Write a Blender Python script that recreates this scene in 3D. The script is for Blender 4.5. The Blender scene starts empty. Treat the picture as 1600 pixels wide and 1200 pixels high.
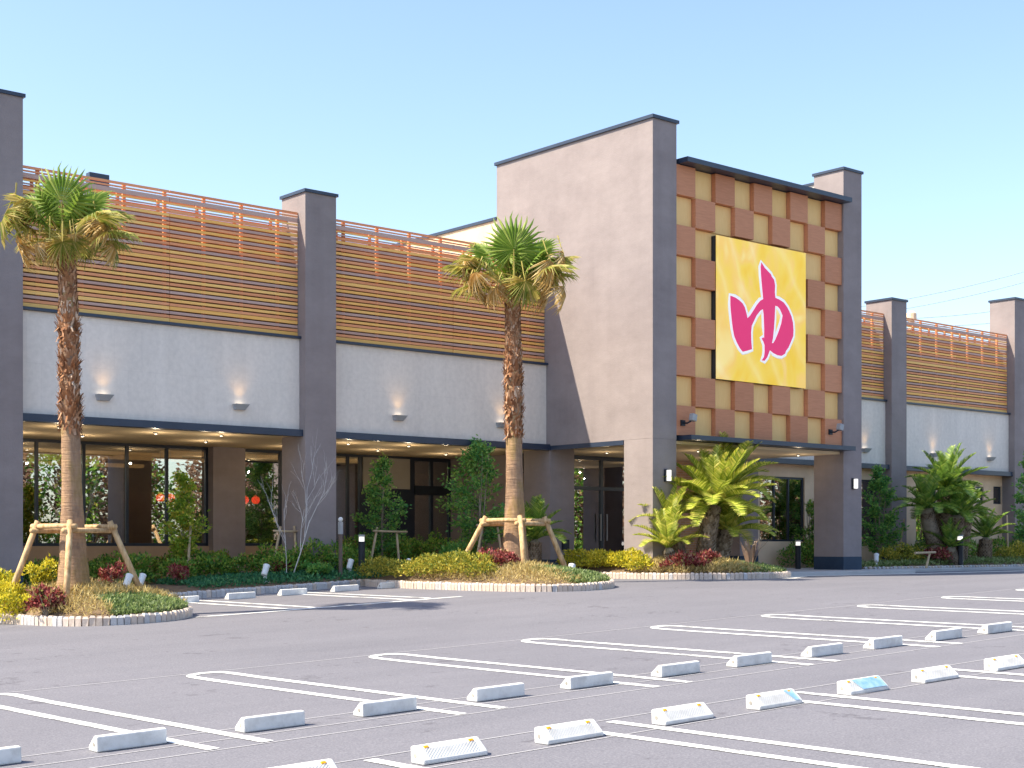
import bpy, math, random
import numpy as np
from mathutils import Matrix, Vector

rng = np.random.default_rng(7); random.seed(7)
SC = bpy.context.scene
COL = SC.collection
R = math.radians

# ------------------------------------------------------------------ camera, sky, sun, exposure
TH = 0.8648
cam_d = bpy.data.cameras.new('camera'); cam = bpy.data.objects.new('camera', cam_d); COL.objects.link(cam)
cam.location = (0, 0, 1.9); cam.rotation_euler = (R(90), 0, TH - R(90))
cam_d.sensor_width = 36; cam_d.lens = 2278.03 / 1600 * 36; cam_d.shift_y = 250.5 / 1600
cam_d.clip_start = 0.1; cam_d.clip_end = 3000
SC.camera = cam

SUN_TRAVEL = Vector((0.76, -0.345, -1.0)).normalized()
to_sun = -SUN_TRAVEL
world = bpy.data.worlds.new('World'); SC.world = world; world.use_nodes = True
wn = world.node_tree; bg = wn.nodes['Background']
sky = wn.nodes.new('ShaderNodeTexSky'); sky.sky_type = 'NISHITA'; sky.sun_disc = False
sky.sun_elevation = math.asin(to_sun.z); sky.sun_rotation = math.atan2(to_sun.x, to_sun.y) % (2 * math.pi)
sky.air_density = 1.0; sky.dust_density = 1.0; sky.ozone_density = 1.0; sky.altitude = 0
wn.links.new(sky.outputs[0], bg.inputs[0]); bg.inputs[1].default_value = 0.126
sun_d = bpy.data.lights.new('sun', 'SUN'); sun = bpy.data.objects.new('sun', sun_d); COL.objects.link(sun)
sun_d.energy = 4.0; sun_d.angle = R(0.53); sun_d.color = (1.0, 0.90, 0.71)
sun.rotation_euler = SUN_TRAVEL.to_track_quat('-Z', 'Y').to_euler(); sun.location = (-20, 20, 40)
SC.view_settings.view_transform = 'Standard'; SC.view_settings.look = 'None'
SC.view_settings.gamma = 1.0; SC.view_settings.use_curve_mapping = False
SC.view_settings.exposure = 1.24
SC.render.engine = 'CYCLES'
SC.cycles.use_denoising = True
SC.cycles.max_bounces = 8; SC.cycles.transparent_max_bounces = 16; SC.cycles.caustics_reflective = False; SC.cycles.caustics_refractive = False

# ------------------------------------------------------------------ materials
class NT:
    def __init__(s, name):
        s.m = bpy.data.materials.new(name); s.m.use_nodes = True
        s.t = s.m.node_tree; s.b = s.t.nodes['Principled BSDF']; s.out = s.t.nodes['Material Output']
    def n(s, typ, **kw):
        nd = s.t.nodes.new(typ)
        for k, v in kw.items():
            if k.startswith('i_'):
                key = k[2:]; key = int(key) if key.isdigit() else key.replace('_', ' ')
                nd.inputs[key].default_value = v
            else: setattr(nd, k, v)
        return nd
    def l(s, a, b): s.t.links.new(a, b)
    def coord(s, kind='Object', scale=(1, 1, 1)):
        tc = s.n('ShaderNodeTexCoord'); mp = s.n('ShaderNodeMapping'); mp.inputs['Scale'].default_value = scale
        if kind == 'World':
            ge = s.n('ShaderNodeNewGeometry'); s.l(ge.outputs['Position'], mp.inputs[0])
        else: s.l(tc.outputs[kind], mp.inputs[0])
        return mp.outputs[0]
    def noise(s, co, scale, detail=4, rough=.55):
        nd = s.n('ShaderNodeTexNoise'); nd.inputs['Scale'].default_value = scale
        nd.inputs['Detail'].default_value = detail; nd.inputs['Roughness'].default_value = rough
        s.l(co, nd.inputs['Vector']); return nd.outputs[0]
    def ramp(s, fac, stops):
        nd = s.n('ShaderNodeValToRGB'); el = nd.color_ramp.elements
        while len(el) < len(stops): el.new(0.5)
        for e, (p, c) in zip(el, stops): e.position = p; e.color = (*c, 1)
        s.l(fac, nd.inputs[0]); return nd.outputs[0]
    def mix(s, fac, a, b, mode='MIX'):
        nd = s.n('ShaderNodeMix', data_type='RGBA', blend_type=mode)
        for i, v in ((0, fac), (6, a), (7, b)):
            if hasattr(v, 'is_linked'): s.l(v, nd.inputs[i])
            else: nd.inputs[i].default_value = v if not isinstance(v, tuple) else (*v, 1)
        return nd.outputs[2]
    def bump(s, h, strength=.3, dist=.02):
        nd = s.n('ShaderNodeBump'); nd.inputs['Strength'].default_value = strength; nd.inputs['Distance'].default_value = dist
        s.l(h, nd.inputs['Height']); s.l(nd.outputs[0], s.b.inputs['Normal'])
    def col(s, c):
        if hasattr(c, 'is_linked'): s.l(c, s.b.inputs['Base Color'])
        else: s.b.inputs['Base Color'].default_value = (*c, 1)
    def rough(s, v, spec=.5):
        s.b.inputs['Roughness'].default_value = v; s.b.inputs['Specular IOR Level'].default_value = spec

def var_mat(name, c1, c2, scale=1.0, rough=.8, bump=0.0, bscale=60, spec=.3, stretch=(1, 1, 1), kind='World', metallic=0, detail=5):
    k = NT(name); co = k.coord(kind, stretch)
    f = k.noise(co, scale, detail)
    k.col(k.ramp(f, [(.3, c1), (.7, c2)])); k.rough(rough, spec); k.b.inputs['Metallic'].default_value = metallic
    if bump: k.bump(k.noise(co, bscale, 3), bump, .01)
    return k.m

def leaf_mat(name, stops, trans=.35, rough=.55):
    k = NT(name)
    ge = k.n('ShaderNodeNewGeometry')
    cl = k.noise(k.coord('World'), 2.6, 3); ad = k.n('ShaderNodeMath', operation='MULTIPLY_ADD'); k.l(cl, ad.inputs[0]); ad.inputs[1].default_value = 1.1; ad.inputs[2].default_value = -.55
    sm = k.n('ShaderNodeMath', operation='ADD', use_clamp=True); k.l(ad.outputs[0], sm.inputs[0]); k.l(ge.outputs['Random Per Island'], sm.inputs[1])
    c = k.ramp(sm.outputs[0], stops)
    k.col(c); k.rough(rough, .35)
    tr = k.n('ShaderNodeBsdfTranslucent'); k.l(c, tr.inputs[0])
    mx = k.n('ShaderNodeMixShader'); mx.inputs[0].default_value = trans
    k.l(k.b.outputs[0], mx.inputs[1]); k.l(tr.outputs[0], mx.inputs[2]); k.l(mx.outputs[0], k.out.inputs[0])
    return k.m

def emit_mat(name, c, s):
    k = NT(name); k.col(c); k.b.inputs['Emission Color'].default_value = (*c, 1); k.b.inputs['Emission Strength'].default_value = s
    return k.m

M = {}
def mk_asphalt():
    k = NT('asphalt'); co = k.coord('World')
    big = k.noise(co, .22, 5); mid = k.noise(k.coord('World', (.25, 1, 1)), 1.3, 6, .65); fine = k.noise(co, 55, 3, .7)
    c = k.ramp(big, [(.3, (.132, .130, .160)), (.7, (.198, .193, .228))])
    c = k.mix(.5, c, k.ramp(mid, [(.28, (.114, .112, .138)), (.72, (.224, .218, .25))]))
    c = k.mix(.5, c, k.ramp(fine, [(.3, (.08, .08, .092)), (.5, (.165, .16, .178)), (.72, (.3, .292, .305))]))
    st = k.noise(co, .9, 4, .7); pa = k.noise(co, 4.5, 4, .7)
    m = k.n('ShaderNodeMath', operation='MULTIPLY'); k.l(st, m.inputs[0]); k.l(pa, m.inputs[1])
    c = k.mix(1.0, c, k.ramp(m.outputs[0], [(.16, (1.0, 1.0, 1.0)), (.345, (1, 1, 1)), (.40, (.72, .71, .72))]), 'MULTIPLY')
    k.col(c); k.rough(.85, .3); k.bump(fine, .4, .007); return k.m
M['asphalt'] = mk_asphalt()
def mk_paint(name, c, wear):
    k = NT(name); co = k.coord('World'); f = k.noise(co, 38, 4, .7); f2 = k.noise(co, 2.2, 3)
    m = k.n('ShaderNodeMath', operation='MULTIPLY'); k.l(f, m.inputs[0]); k.l(f2, m.inputs[1])
    k.col(k.ramp(m.outputs[0], [(wear, (.22, .215, .22)), (wear + .09, c)])); k.rough(.7, .3); k.bump(f, .3, .004); return k.m
M['paint'] = mk_paint('white_line_paint', (.82, .82, .8), .135)
M['chalk'] = mk_paint('faded_chalk', (.46, .45, .47), .06)
def mk_render(name, c1, c2):
    k = NT(name); co = k.coord('World'); a = k.noise(co, .7, 5, .65); b = k.noise(k.coord('World', (.8, .8, 1.5)), 1.7, 6, .68); st = k.noise(k.coord('World', (2.2, 2.2, .15)), 1.0, 4, .6)
    lo = tuple(v * .84 for v in c1); hi = tuple(v * 1.1 for v in c2)
    c = k.mix(.5, k.ramp(a, [(.3, lo), (.72, hi)]), k.ramp(b, [(.3, lo), (.72, hi)]))
    c = k.mix(.22, c, k.ramp(st, [(.3, lo), (.55, c2), (.8, hi)]))
    k.col(c); k.rough(.9, .2); k.bump(k.noise(co, 28, 5, .75), .5, .012); return k.m
M['mauve'] = mk_render('mauve_render', (.268, .224, .222), (.320, .272, .266))
def mk_concrete():
    k = NT('pale_concrete'); co = k.coord('World'); a = k.noise(k.coord('World', (1.4, 1.4, .3)), 1.6, 6, .6); b = k.noise(co, 9, 5)
    br = k.n('ShaderNodeTexBrick'); br.inputs['Scale'].default_value = 1.0
    br.inputs['Color1'].default_value = (.78, .70, .62, 1); br.inputs['Color2'].default_value = (.88, .79, .70, 1); br.inputs['Mortar'].default_value = (.72, .64, .57, 1)
    br.inputs['Mortar Size'].default_value = .006; br.inputs['Brick Width'].default_value = .62; br.inputs['Row Height'].default_value = .92
    sp = k.n('ShaderNodeSeparateXYZ'); k.l(co, sp.inputs[0]); cb = k.n('ShaderNodeCombineXYZ'); k.l(sp.outputs[0], cb.inputs[0]); k.l(sp.outputs[2], cb.inputs[1]); k.l(cb.outputs[0], br.inputs['Vector'])
    c = k.mix(.55, br.outputs[0], k.ramp(a, [(.3, (.66, .59, .53)), (.7, (.9, .81, .73))]))
    c = k.mix(.3, c, k.ramp(b, [(.3, (.58, .52, .47)), (.7, (.88, .80, .73))]))
    k.col(c); k.rough(.85, .3); k.bump(b, .15, .01); return k.m
M['concrete'] = mk_concrete()
M['navy'] = var_mat('navy_metal', (.022, .034, .062), (.032, .046, .08), 2, .38, spec=.5)
M['plinth'] = var_mat('navy_plinth', (.02, .04, .075), (.03, .055, .095), 3, .6)
M['frame'] = var_mat('dark_window_frame', (.012, .018, .03), (.02, .028, .045), 2, .35, spec=.5)
M['soffit'] = var_mat('beige_soffit', (.80, .63, .40), (.86, .69, .45), .8, .8)
M['tan'] = mk_render('tan_render', (.80, .57, .38), (.86, .63, .43))
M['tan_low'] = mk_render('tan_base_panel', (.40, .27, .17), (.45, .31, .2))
M['roof'] = var_mat('roof_membrane', (.25, .25, .25), (.32, .32, .32), 1, .9)
M['pave'] = var_mat('pale_pavement', (.36, .355, .36), (.46, .45, .45), 1.2, .85, .2, 40)
M['gutter'] = var_mat('gutter_concrete', (.55, .53, .5), (.68, .66, .63), 2.5, .85, .2, 30)
def wood(name, c1, c2, stretch):
    k = NT(name); co = k.coord('World', stretch); f = k.noise(co, 6, 6, .65)
    oi = k.n('ShaderNodeObjectInfo'); v = k.n('ShaderNodeMath', operation='MULTIPLY_ADD'); k.l(oi.outputs['Random'], v.inputs[0]); v.inputs[1].default_value = .3; v.inputs[2].default_value = -.15
    ad = k.n('ShaderNodeMath', operation='ADD'); k.l(f, ad.inputs[0]); k.l(v.outputs[0], ad.inputs[1])
    k.col(k.ramp(ad.outputs[0], [(.25, c1), (.75, c2)])); k.rough(.6, .3); k.bump(f, .2, .006); return k.m
M['slat_y'] = wood('ochre_slat', (.93, .47, .11), (.97, .6, .2), (.3, .3, 6))
M['slat_o'] = wood('russet_slat', (.74, .28, .12), (.87, .39, .19), (.3, .3, 6))
M['slat_g'] = wood('grey_slat', (.5, .31, .25), (.6, .41, .35), (.3, .3, 6))
M['slat_back'] = var_mat('dark_backing_board', (.15, .07, .035), (.2, .1, .05), 2, .9)
M['tile_b'] = wood('brown_wood_tile', (.50, .20, .10), (.64, .28, .15), (.6, .6, 9))
M['tile_t'] = wood('tan_board_panel', (.86, .53, .20), (.93, .61, .26), (6, 6, .6))
M['log'] = var_mat('peeled_log', (.36, .21, .09), (.72, .50, .28), 9, .8, .5, 40, stretch=(2, 2, .6))
M['stake'] = var_mat('weathered_stake', (.42, .30, .18), (.56, .42, .27), 6, .8, .3, 40)
M['bark'] = var_mat('grey_bark', (.20, .16, .12), (.32, .27, .21), 9, .9, .5, 40)
M['bare'] = var_mat('pale_bare_twig', (.5, .46, .44), (.66, .62, .6), 8, .85)
def mk_palmtrunk():
    k = NT('palm_trunk'); co = k.coord('World'); a = k.noise(co, 7, 7, .75); rings = k.noise(k.coord('World', (1.5, 1.5, 22)), 1.3, 5, .7)
    b = k.noise(k.coord('World', (1, 1, .5)), 2.6, 4); fl = k.noise(k.coord('World', (9, 9, 2.2)), 2.4, 5, .7)
    c = k.mix(.5, k.ramp(rings, [(.3, (.13, .065, .035)), (.7, (.46, .27, .145))]), k.ramp(a, [(.3, (.14, .08, .05)), (.7, (.5, .30, .17))]))
    c = k.mix(.4, c, k.ramp(fl, [(.35, (.12, .065, .04)), (.65, (.55, .36, .22))]))
    c = k.mix(.4, c, k.ramp(b, [(.36, (.16, .13, .12)), (.5, (.48, .31, .2)), (.64, (.38, .28, .08))]))
    k.col(c); k.rough(.92, .2); k.bump(rings, .8, .04); return k.m
M['ptrunk'] = mk_palmtrunk()
M['husk'] = leaf_mat('palm_husk', [(0, (.20, .085, .04)), (.5, (.36, .165, .075)), (.85, (.46, .26, .15)), (1, (.62, .46, .34))], .1, .85)
M['fan_g'] = leaf_mat('green_fan_frond', [(0, (.17, .28, .035)), (.6, (.28, .39, .06)), (1, (.44, .5, .12))], .4)
M['fan_y'] = leaf_mat('yellowing_fan_frond', [(0, (.22, .27, .04)), (.5, (.46, .4, .09)), (1, (.62, .48, .18))], .4)
M['fan_d'] = leaf_mat('dry_fan_frond', [(0, (.5, .3, .08)), (.5, (.66, .45, .17)), (1, (.74, .58, .32))], .35, .8)
M['petiole'] = var_mat('frond_stalk', (.38, .33, .07), (.52, .40, .12), 3, .6)
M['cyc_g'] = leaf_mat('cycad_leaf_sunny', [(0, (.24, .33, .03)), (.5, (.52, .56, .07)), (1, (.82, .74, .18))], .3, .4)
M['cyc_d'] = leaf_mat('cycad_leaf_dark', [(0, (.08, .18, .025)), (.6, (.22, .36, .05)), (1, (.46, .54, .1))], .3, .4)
M['cyc_t'] = leaf_mat('cycad_scale', [(0, (.10, .065, .04)), (.5, (.20, .135, .085)), (1, (.36, .27, .19))], .0, .9)
M['lf_green'] = leaf_mat('green_shrub_leaf', [(0, (.05, .14, .025)), (.4, (.14, .32, .045)), (.8, (.32, .48, .07)), (.94, (.52, .55, .12)), (1, (.4, .2, .1))])
M['lf_lime'] = leaf_mat('lime_tree_leaf', [(0, (.16, .30, .025)), (.5, (.34, .48, .05)), (.85, (.58, .6, .08)), (1, (.75, .55, .1))])
M['lf_tree'] = leaf_mat('fresh_tree_leaf', [(0, (.05, .19, .05)), (.5, (.15, .38, .085)), (1, (.36, .55, .12))])
M['lf_yel'] = leaf_mat('yellow_shrub_leaf', [(0, (.16, .22, .03)), (.25, (.45, .42, .03)), (.7, (.72, .62, .04)), (1, (.86, .74, .1))])
M['lf_ygr'] = leaf_mat('yellow_green_shrub_leaf', [(0, (.10, .16, .03)), (.35, (.27, .29, .04)), (.75, (.5, .44, .06)), (1, (.7, .55, .09))])
M['lf_red'] = leaf_mat('red_shrub_leaf', [(0, (.10, .03, .02)), (.4, (.30, .05, .05)), (.7, (.5, .13, .13)), (.85, (.55, .25, .2)), (1, (.3, .3, .08))])
M['lf_straw'] = leaf_mat('straw_grass', [(0, (.34, .24, .07)), (.5, (.55, .42, .16)), (1, (.68, .56, .28))], .3, .8)
M['lf_mat'] = leaf_mat('pale_ground_cover', [(0, (.12, .19, .05)), (.5, (.22, .30, .10)), (1, (.36, .42, .2))])
M['lf_dmat'] = leaf_mat('dark_ground_cover', [(0, (.025, .13, .06)), (.6, (.065, .24, .1)), (1, (.15, .36, .14))])
M['lf_phor'] = leaf_mat('bronze_sword_leaf', [(0, (.16, .09, .06)), (.5, (.33, .21, .15)), (1, (.5, .38, .28))], .2)
M['soil'] = var_mat('planting_soil', (.13, .085, .055), (.26, .18, .11), 7, .95, .5, 30)
M['kerb'] = wood('granite_kerb_stone', (.50, .40, .33), (.66, .56, .49), (5, 5, 5))
M['kerb_g'] = wood('grey_kerb_stone', (.40, .39, .4), (.58, .56, .56), (5, 5, 5))
def mk_stop():
    k = NT('white_wheel_stop'); co = k.coord('Object'); f = k.noise(co, 14, 5); f2 = k.noise(co, 3, 3)
    oi = k.n('ShaderNodeObjectInfo'); f3 = k.noise(k.coord('World', (1, 1, 1)), 5, 5, .7); k.col(k.mix(.35, k.mix(.5, k.ramp(f, [(.3, (.62, .61, .59)), (.6, (.8, .79, .77))]), k.ramp(f2, [(.3, (.68, .67, .65)), (.6, (.8, .8, .78))])), k.ramp(f3, [(.38, (.45, .43, .4)), (.55, (.8, .79, .77))]))); k.rough(.75, .3); k.bump(f, .15, .004); return k.m
M['stop'] = mk_stop()
M['stop_blue'] = var_mat('blue_slope_patch', (.16, .36, .58), (.42, .60, .74), 14, .5, kind='Object')
M['orange'] = var_mat('orange_reflector', (.75, .33, .01), (.85, .42, .02), 10, .3)
M['hole'] = var_mat('socket_recess', (.28, .26, .23), (.4, .37, .33), 10, .9)
M['rib'] = var_mat('stop_groove', (.56, .55, .54), (.64, .63, .62), 10, .9)
M['white'] = var_mat('white_enamel', (.74, .75, .76), (.8, .8, .8), 4, .4)
M['grey'] = var_mat('grey_metal', (.32, .33, .35), (.4, .41, .43), 4, .4)
M['black'] = var_mat('black_bollard', (.012, .016, .024), (.022, .028, .038), 4, .45)
M['brown_post'] = var_mat('brown_post', (.13, .09, .08), (.2, .15, .13), 4, .6)
M['int_dark'] = var_mat('interior_dark_wall', (.05, .04, .035), (.09, .07, .055), 1, .9)
M['int_ceil'] = var_mat('interior_ceiling', (.16, .13, .1), (.2, .165, .13), 1, .9)
M['int_floor'] = var_mat('interior_floor', (.07, .05, .035), (.1, .075, .05), 1, .5)
M['int_pale'] = var_mat('interior_pale_wall', (.3, .27, .23), (.36, .33, .28), 1, .9)
M['int_wood'] = var_mat('interior_wood', (.09, .06, .045), (.13, .09, .065), 3, .6)
M['lantern'] = emit_mat('red_lantern', (.95, .045, .02), 1.3)
M['lamp_on'] = emit_mat('lit_downlight', (1, .86, .65), 1.4)
M['louver_glow'] = emit_mat('glowing_wood_louver', (1, .5, .16), .2)  # warm light on the ceiling wood, put in as emission
M['lamp_white'] = emit_mat('lit_lamp_cover', (1, .93, .85), .5)
M['cable'] = var_mat('cable', (.3, .33, .37), (.34, .37, .4), 1, .7)
def mk_brick():
    k = NT('small_brick'); br = k.n('ShaderNodeTexBrick'); co = k.coord('World')
    sp = k.n('ShaderNodeSeparateXYZ'); k.l(co, sp.inputs[0]); cb = k.n('ShaderNodeCombineXYZ'); k.l(sp.outputs[0], cb.inputs[0]); k.l(sp.outputs[2], cb.inputs[1]); k.l(cb.outputs[0], br.inputs['Vector'])
    br.inputs['Scale'].default_value = 1; br.inputs['Brick Width'].default_value = .22; br.inputs['Row Height'].default_value = .07; br.inputs['Mortar Size'].default_value = .006
    br.inputs['Color1'].default_value = (.55, .33, .19, 1); br.inputs['Color2'].default_value = (.40, .22, .13, 1); br.inputs['Mortar'].default_value = (.5, .42, .36, 1)
    k.col(br.outputs[0]); k.rough(.85, .3); k.bump(br.outputs['Fac'], -.4, .01); return k.m
M['brick'] = mk_brick()
def mk_glass():
    k = NT('window_glass'); fr = k.n('ShaderNodeFresnel'); fr.inputs[0].default_value = 1.5
    mr = k.n('ShaderNodeMapRange'); mr.inputs[1].default_value = 0; mr.inputs[2].default_value = 1; mr.inputs[3].default_value = .38; mr.inputs[4].default_value = 1
    k.l(fr.outputs[0], mr.inputs[0])
    tr = k.n('ShaderNodeBsdfTransparent'); tr.inputs[0].default_value = (.72, .76, .76, 1)
    gl = k.n('ShaderNodeBsdfGlossy'); gl.inputs['Roughness'].default_value = .0; gl.inputs[0].default_value = (.95, .95, .95, 1)
    no = k.noise(k.coord('World'), .9, 2); bp = k.n('ShaderNodeBump'); bp.inputs['Strength'].default_value = .02; bp.inputs['Distance'].default_value = .02
    k.l(no, bp.inputs['Height']); k.l(bp.outputs[0], gl.inputs['Normal'])
    mx = k.n('ShaderNodeMixShader'); k.l(mr.outputs[0], mx.inputs[0]); k.l(tr.outputs[0], mx.inputs[1]); k.l(gl.outputs[0], mx.inputs[2]); k.l(mx.outputs[0], k.out.inputs[0])
    return k.m
M['glass'] = mk_glass()
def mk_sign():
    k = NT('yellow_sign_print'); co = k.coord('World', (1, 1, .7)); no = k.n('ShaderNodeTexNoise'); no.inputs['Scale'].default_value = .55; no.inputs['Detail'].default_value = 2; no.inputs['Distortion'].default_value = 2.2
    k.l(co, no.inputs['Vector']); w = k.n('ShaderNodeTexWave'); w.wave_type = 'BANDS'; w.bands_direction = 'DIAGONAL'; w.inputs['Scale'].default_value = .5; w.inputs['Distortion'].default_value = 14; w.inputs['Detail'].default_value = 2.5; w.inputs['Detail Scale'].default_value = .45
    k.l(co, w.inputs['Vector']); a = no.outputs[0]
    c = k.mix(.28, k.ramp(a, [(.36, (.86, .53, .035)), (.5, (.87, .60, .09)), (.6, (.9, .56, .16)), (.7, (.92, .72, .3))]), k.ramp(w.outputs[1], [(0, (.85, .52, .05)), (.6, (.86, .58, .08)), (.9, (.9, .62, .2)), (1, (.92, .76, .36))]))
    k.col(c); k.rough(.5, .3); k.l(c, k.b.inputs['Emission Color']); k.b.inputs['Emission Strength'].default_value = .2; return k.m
M['sign'] = mk_sign()
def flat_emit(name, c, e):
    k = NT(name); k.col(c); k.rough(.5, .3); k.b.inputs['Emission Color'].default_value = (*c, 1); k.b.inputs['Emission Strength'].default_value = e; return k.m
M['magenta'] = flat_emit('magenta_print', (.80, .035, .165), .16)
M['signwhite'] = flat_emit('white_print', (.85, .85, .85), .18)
M['bare_far'] = leaf_mat('brown_winter_foliage', [(0, (.16, .08, .05)), (.5, (.32, .18, .11)), (1, (.46, .32, .22))], .3)

# ------------------------------------------------------------------ object helpers
WLOC = {}
def link(o, parent=None, mat=None, mw=None):
    COL.objects.link(o)
    base = Vector((0, 0, 0))
    if parent is not None:
        o.parent = parent; base = WLOC[parent.name]
    mw = mw or Matrix.Identity(4)
    o.matrix_local = Matrix.Translation(-base) @ mw
    WLOC[o.name] = mw.to_translation()
    if mat is not None and not o.data.materials: o.data.materials.append(M[mat])
    return o
def tag(o, label=None, cat=None, group=None, kind=None):
    for k, v in (('label', label), ('category', cat), ('group', group), ('kind', kind)):
        if v: o[k] = v
    return o
def thing(name, loc, label, cat, group=None):
    o = bpy.data.objects.new(name, None); o.empty_display_size = .3
    link(o, None, None, Matrix.Translation(Vector(loc))); return tag(o, label, cat, group)

class MB:
    def __init__(s): s.v = []; s.f = []
    def add(s, vs, fs):
        o = len(s.v); s.v += [tuple(p) for p in vs]; s.f += [tuple(i + o for i in f) for f in fs]; return s
    def box(s, x0, x1, y0, y1, z0, z1):
        return s.add([(x0, y0, z0), (x1, y0, z0), (x1, y1, z0), (x0, y1, z0), (x0, y0, z1), (x1, y0, z1), (x1, y1, z1), (x0, y1, z1)],
                     [(0, 3, 2, 1), (4, 5, 6, 7), (0, 1, 5, 4), (1, 2, 6, 5), (2, 3, 7, 6), (3, 0, 4, 7)])
    def prism(s, prof, x0, x1):   # profile of (y,z), extruded along x
        n = len(prof); vs = [(x0, y, z) for y, z in prof] + [(x1, y, z) for y, z in prof]
        return s.add(vs, [tuple(range(n)), tuple(range(2 * n - 1, n - 1, -1))] + [(i, i + n, (i + 1) % n + n, (i + 1) % n) for i in range(n)])
    def tube(s, pts, rad, n=8, cap=True):
        pts = [Vector(p) for p in pts]; rad = rad if hasattr(rad, '__len__') else [rad] * len(pts); vs = []; fs = []
        for i, p in enumerate(pts):
            d = (pts[min(i + 1, len(pts) - 1)] - pts[max(i - 1, 0)]).normalized()
            u = d.cross(Vector((0, 1, 0)) if abs(d.y) < .9 else Vector((1, 0, 0))).normalized(); w = d.cross(u)
            for k in range(n):
                a = 2 * math.pi * k / n; vs.append(p + (u * math.cos(a) + w * math.sin(a)) * rad[i])
        for i in range(len(pts) - 1):
            for k in range(n): fs.append((i * n + k, i * n + (k + 1) % n, (i + 1) * n + (k + 1) % n, (i + 1) * n + k))
        if cap: fs.append(tuple(range(n - 1, -1, -1))); fs.append(tuple((len(pts) - 1) * n + k for k in range(n)))
        return s.add(vs, fs)
    def lathe(s, prof, cx, cy, n=16):   # profile of (r,z)
        vs = []; fs = []
        for r, z in prof:
            for k in range(n): a = 2 * math.pi * k / n; vs.append((cx + r * math.cos(a), cy + r * math.sin(a), z))
        for i in range(len(prof) - 1):
            for k in range(n): fs.append((i * n + k, i * n + (k + 1) % n, (i + 1) * n + (k + 1) % n, (i + 1) * n + k))
        fs.append(tuple(range(n - 1, -1, -1))); fs.append(tuple((len(prof) - 1) * n + k for k in range(n)))
        return s.add(vs, fs)
    def mesh(s, name, smooth=False):
        me = bpy.data.meshes.new(name); me.from_pydata(s.v, [], s.f); me.update()
        if smooth: me.polygons.foreach_set('use_smooth', [True] * len(me.polygons))
        return me
    def build(s, name, mat, parent=None, smooth=False, mw=None, bevel=0):
        o = bpy.data.objects.new(name, s.mesh(name, smooth)); link(o, parent, mat, mw)
        if bevel:
            b = o.modifiers.new('bevel', 'BEVEL'); b.width = bevel; b.segments = 2; b.limit_method = 'ANGLE'
        return o
def inst(name, me, parent, mw):
    o = bpy.data.objects.new(name, me); return link(o, parent, None, mw)

def quads_mesh(name, V):   # V: (n,4,3)
    n = len(V); me = bpy.data.meshes.new(name)
    me.vertices.add(n * 4); me.vertices.foreach_set('co', V.reshape(-1).astype(np.float32))
    me.loops.add(n * 4); me.loops.foreach_set('vertex_index', np.arange(n * 4, dtype=np.int32))
    me.polygons.add(n); me.polygons.foreach_set('loop_start', np.arange(0, n * 4, 4, dtype=np.int32)); me.polygons.foreach_set('loop_total', np.full(n, 4, np.int32))
    me.update(calc_edges=True); return me
def unit(a): return a / np.maximum(np.linalg.norm(a, axis=-1, keepdims=True), 1e-9)
def leaf_quads(P, L, W, D=None, spread=1.0):
    n = len(P); d = rng.normal(size=(n, 3))
    if D is not None: d = unit(D) + d * spread * .6
    d = unit(d); s = unit(np.cross(d, rng.normal(size=(n, 3)))); k = unit(np.cross(d, s))
    L = L * rng.uniform(.65, 1.25, (n, 1)); W = W * rng.uniform(.7, 1.2, (n, 1))
    return np.stack([P, P + d * L * .45 + s * W * .5 + k * W * .12, P + d * L - k * L * .12, P + d * L * .5 - s * W * .5 + k * W * .12], 1)

def gz(X, Y):
    Xc = np.clip(X, -6, 34); Yc = np.clip(Y, -6, 60)
    pl = -.002 + .0349 * Xc + .0087 * Yc
    zb = np.interp(Xc, [-6, 8, 9, 12.6, 18.4, 22, 26, 60], [.5, .62, .65, .77, 1.0, 1.06, 1.10, 1.10])
    t = np.clip((Yc - 14) / 8, 0, 1); t = t * t * (3 - 2 * t)
    return pl * (1 - t) + zb * t

# ------------------------------------------------------------------ ground
xs = np.concatenate([[-900, -300, -100, -40, -15], np.arange(-8, 36.1, .5), [40, 46, 55, 75, 120, 300, 900]])
ys = np.concatenate([[-900, -300, -100, -40, -15], np.arange(-8, 30.1, .5), [36, 46, 60, 100, 300, 900]])
GX, GY = np.meshgrid(xs, ys, indexing='ij'); GZ = gz(GX, GY)
mb = MB(); nx, ny = GX.shape
mb.v = list(zip(GX.ravel().tolist(), GY.ravel().tolist(), GZ.ravel().tolist()))
mb.f = [(i * ny + j, (i + 1) * ny + j, (i + 1) * ny + j + 1, i * ny + j + 1) for i in range(nx - 1) for j in range(ny - 1)]
ground = tag(mb.build('ground', 'asphalt', smooth=True), kind='structure')

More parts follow.
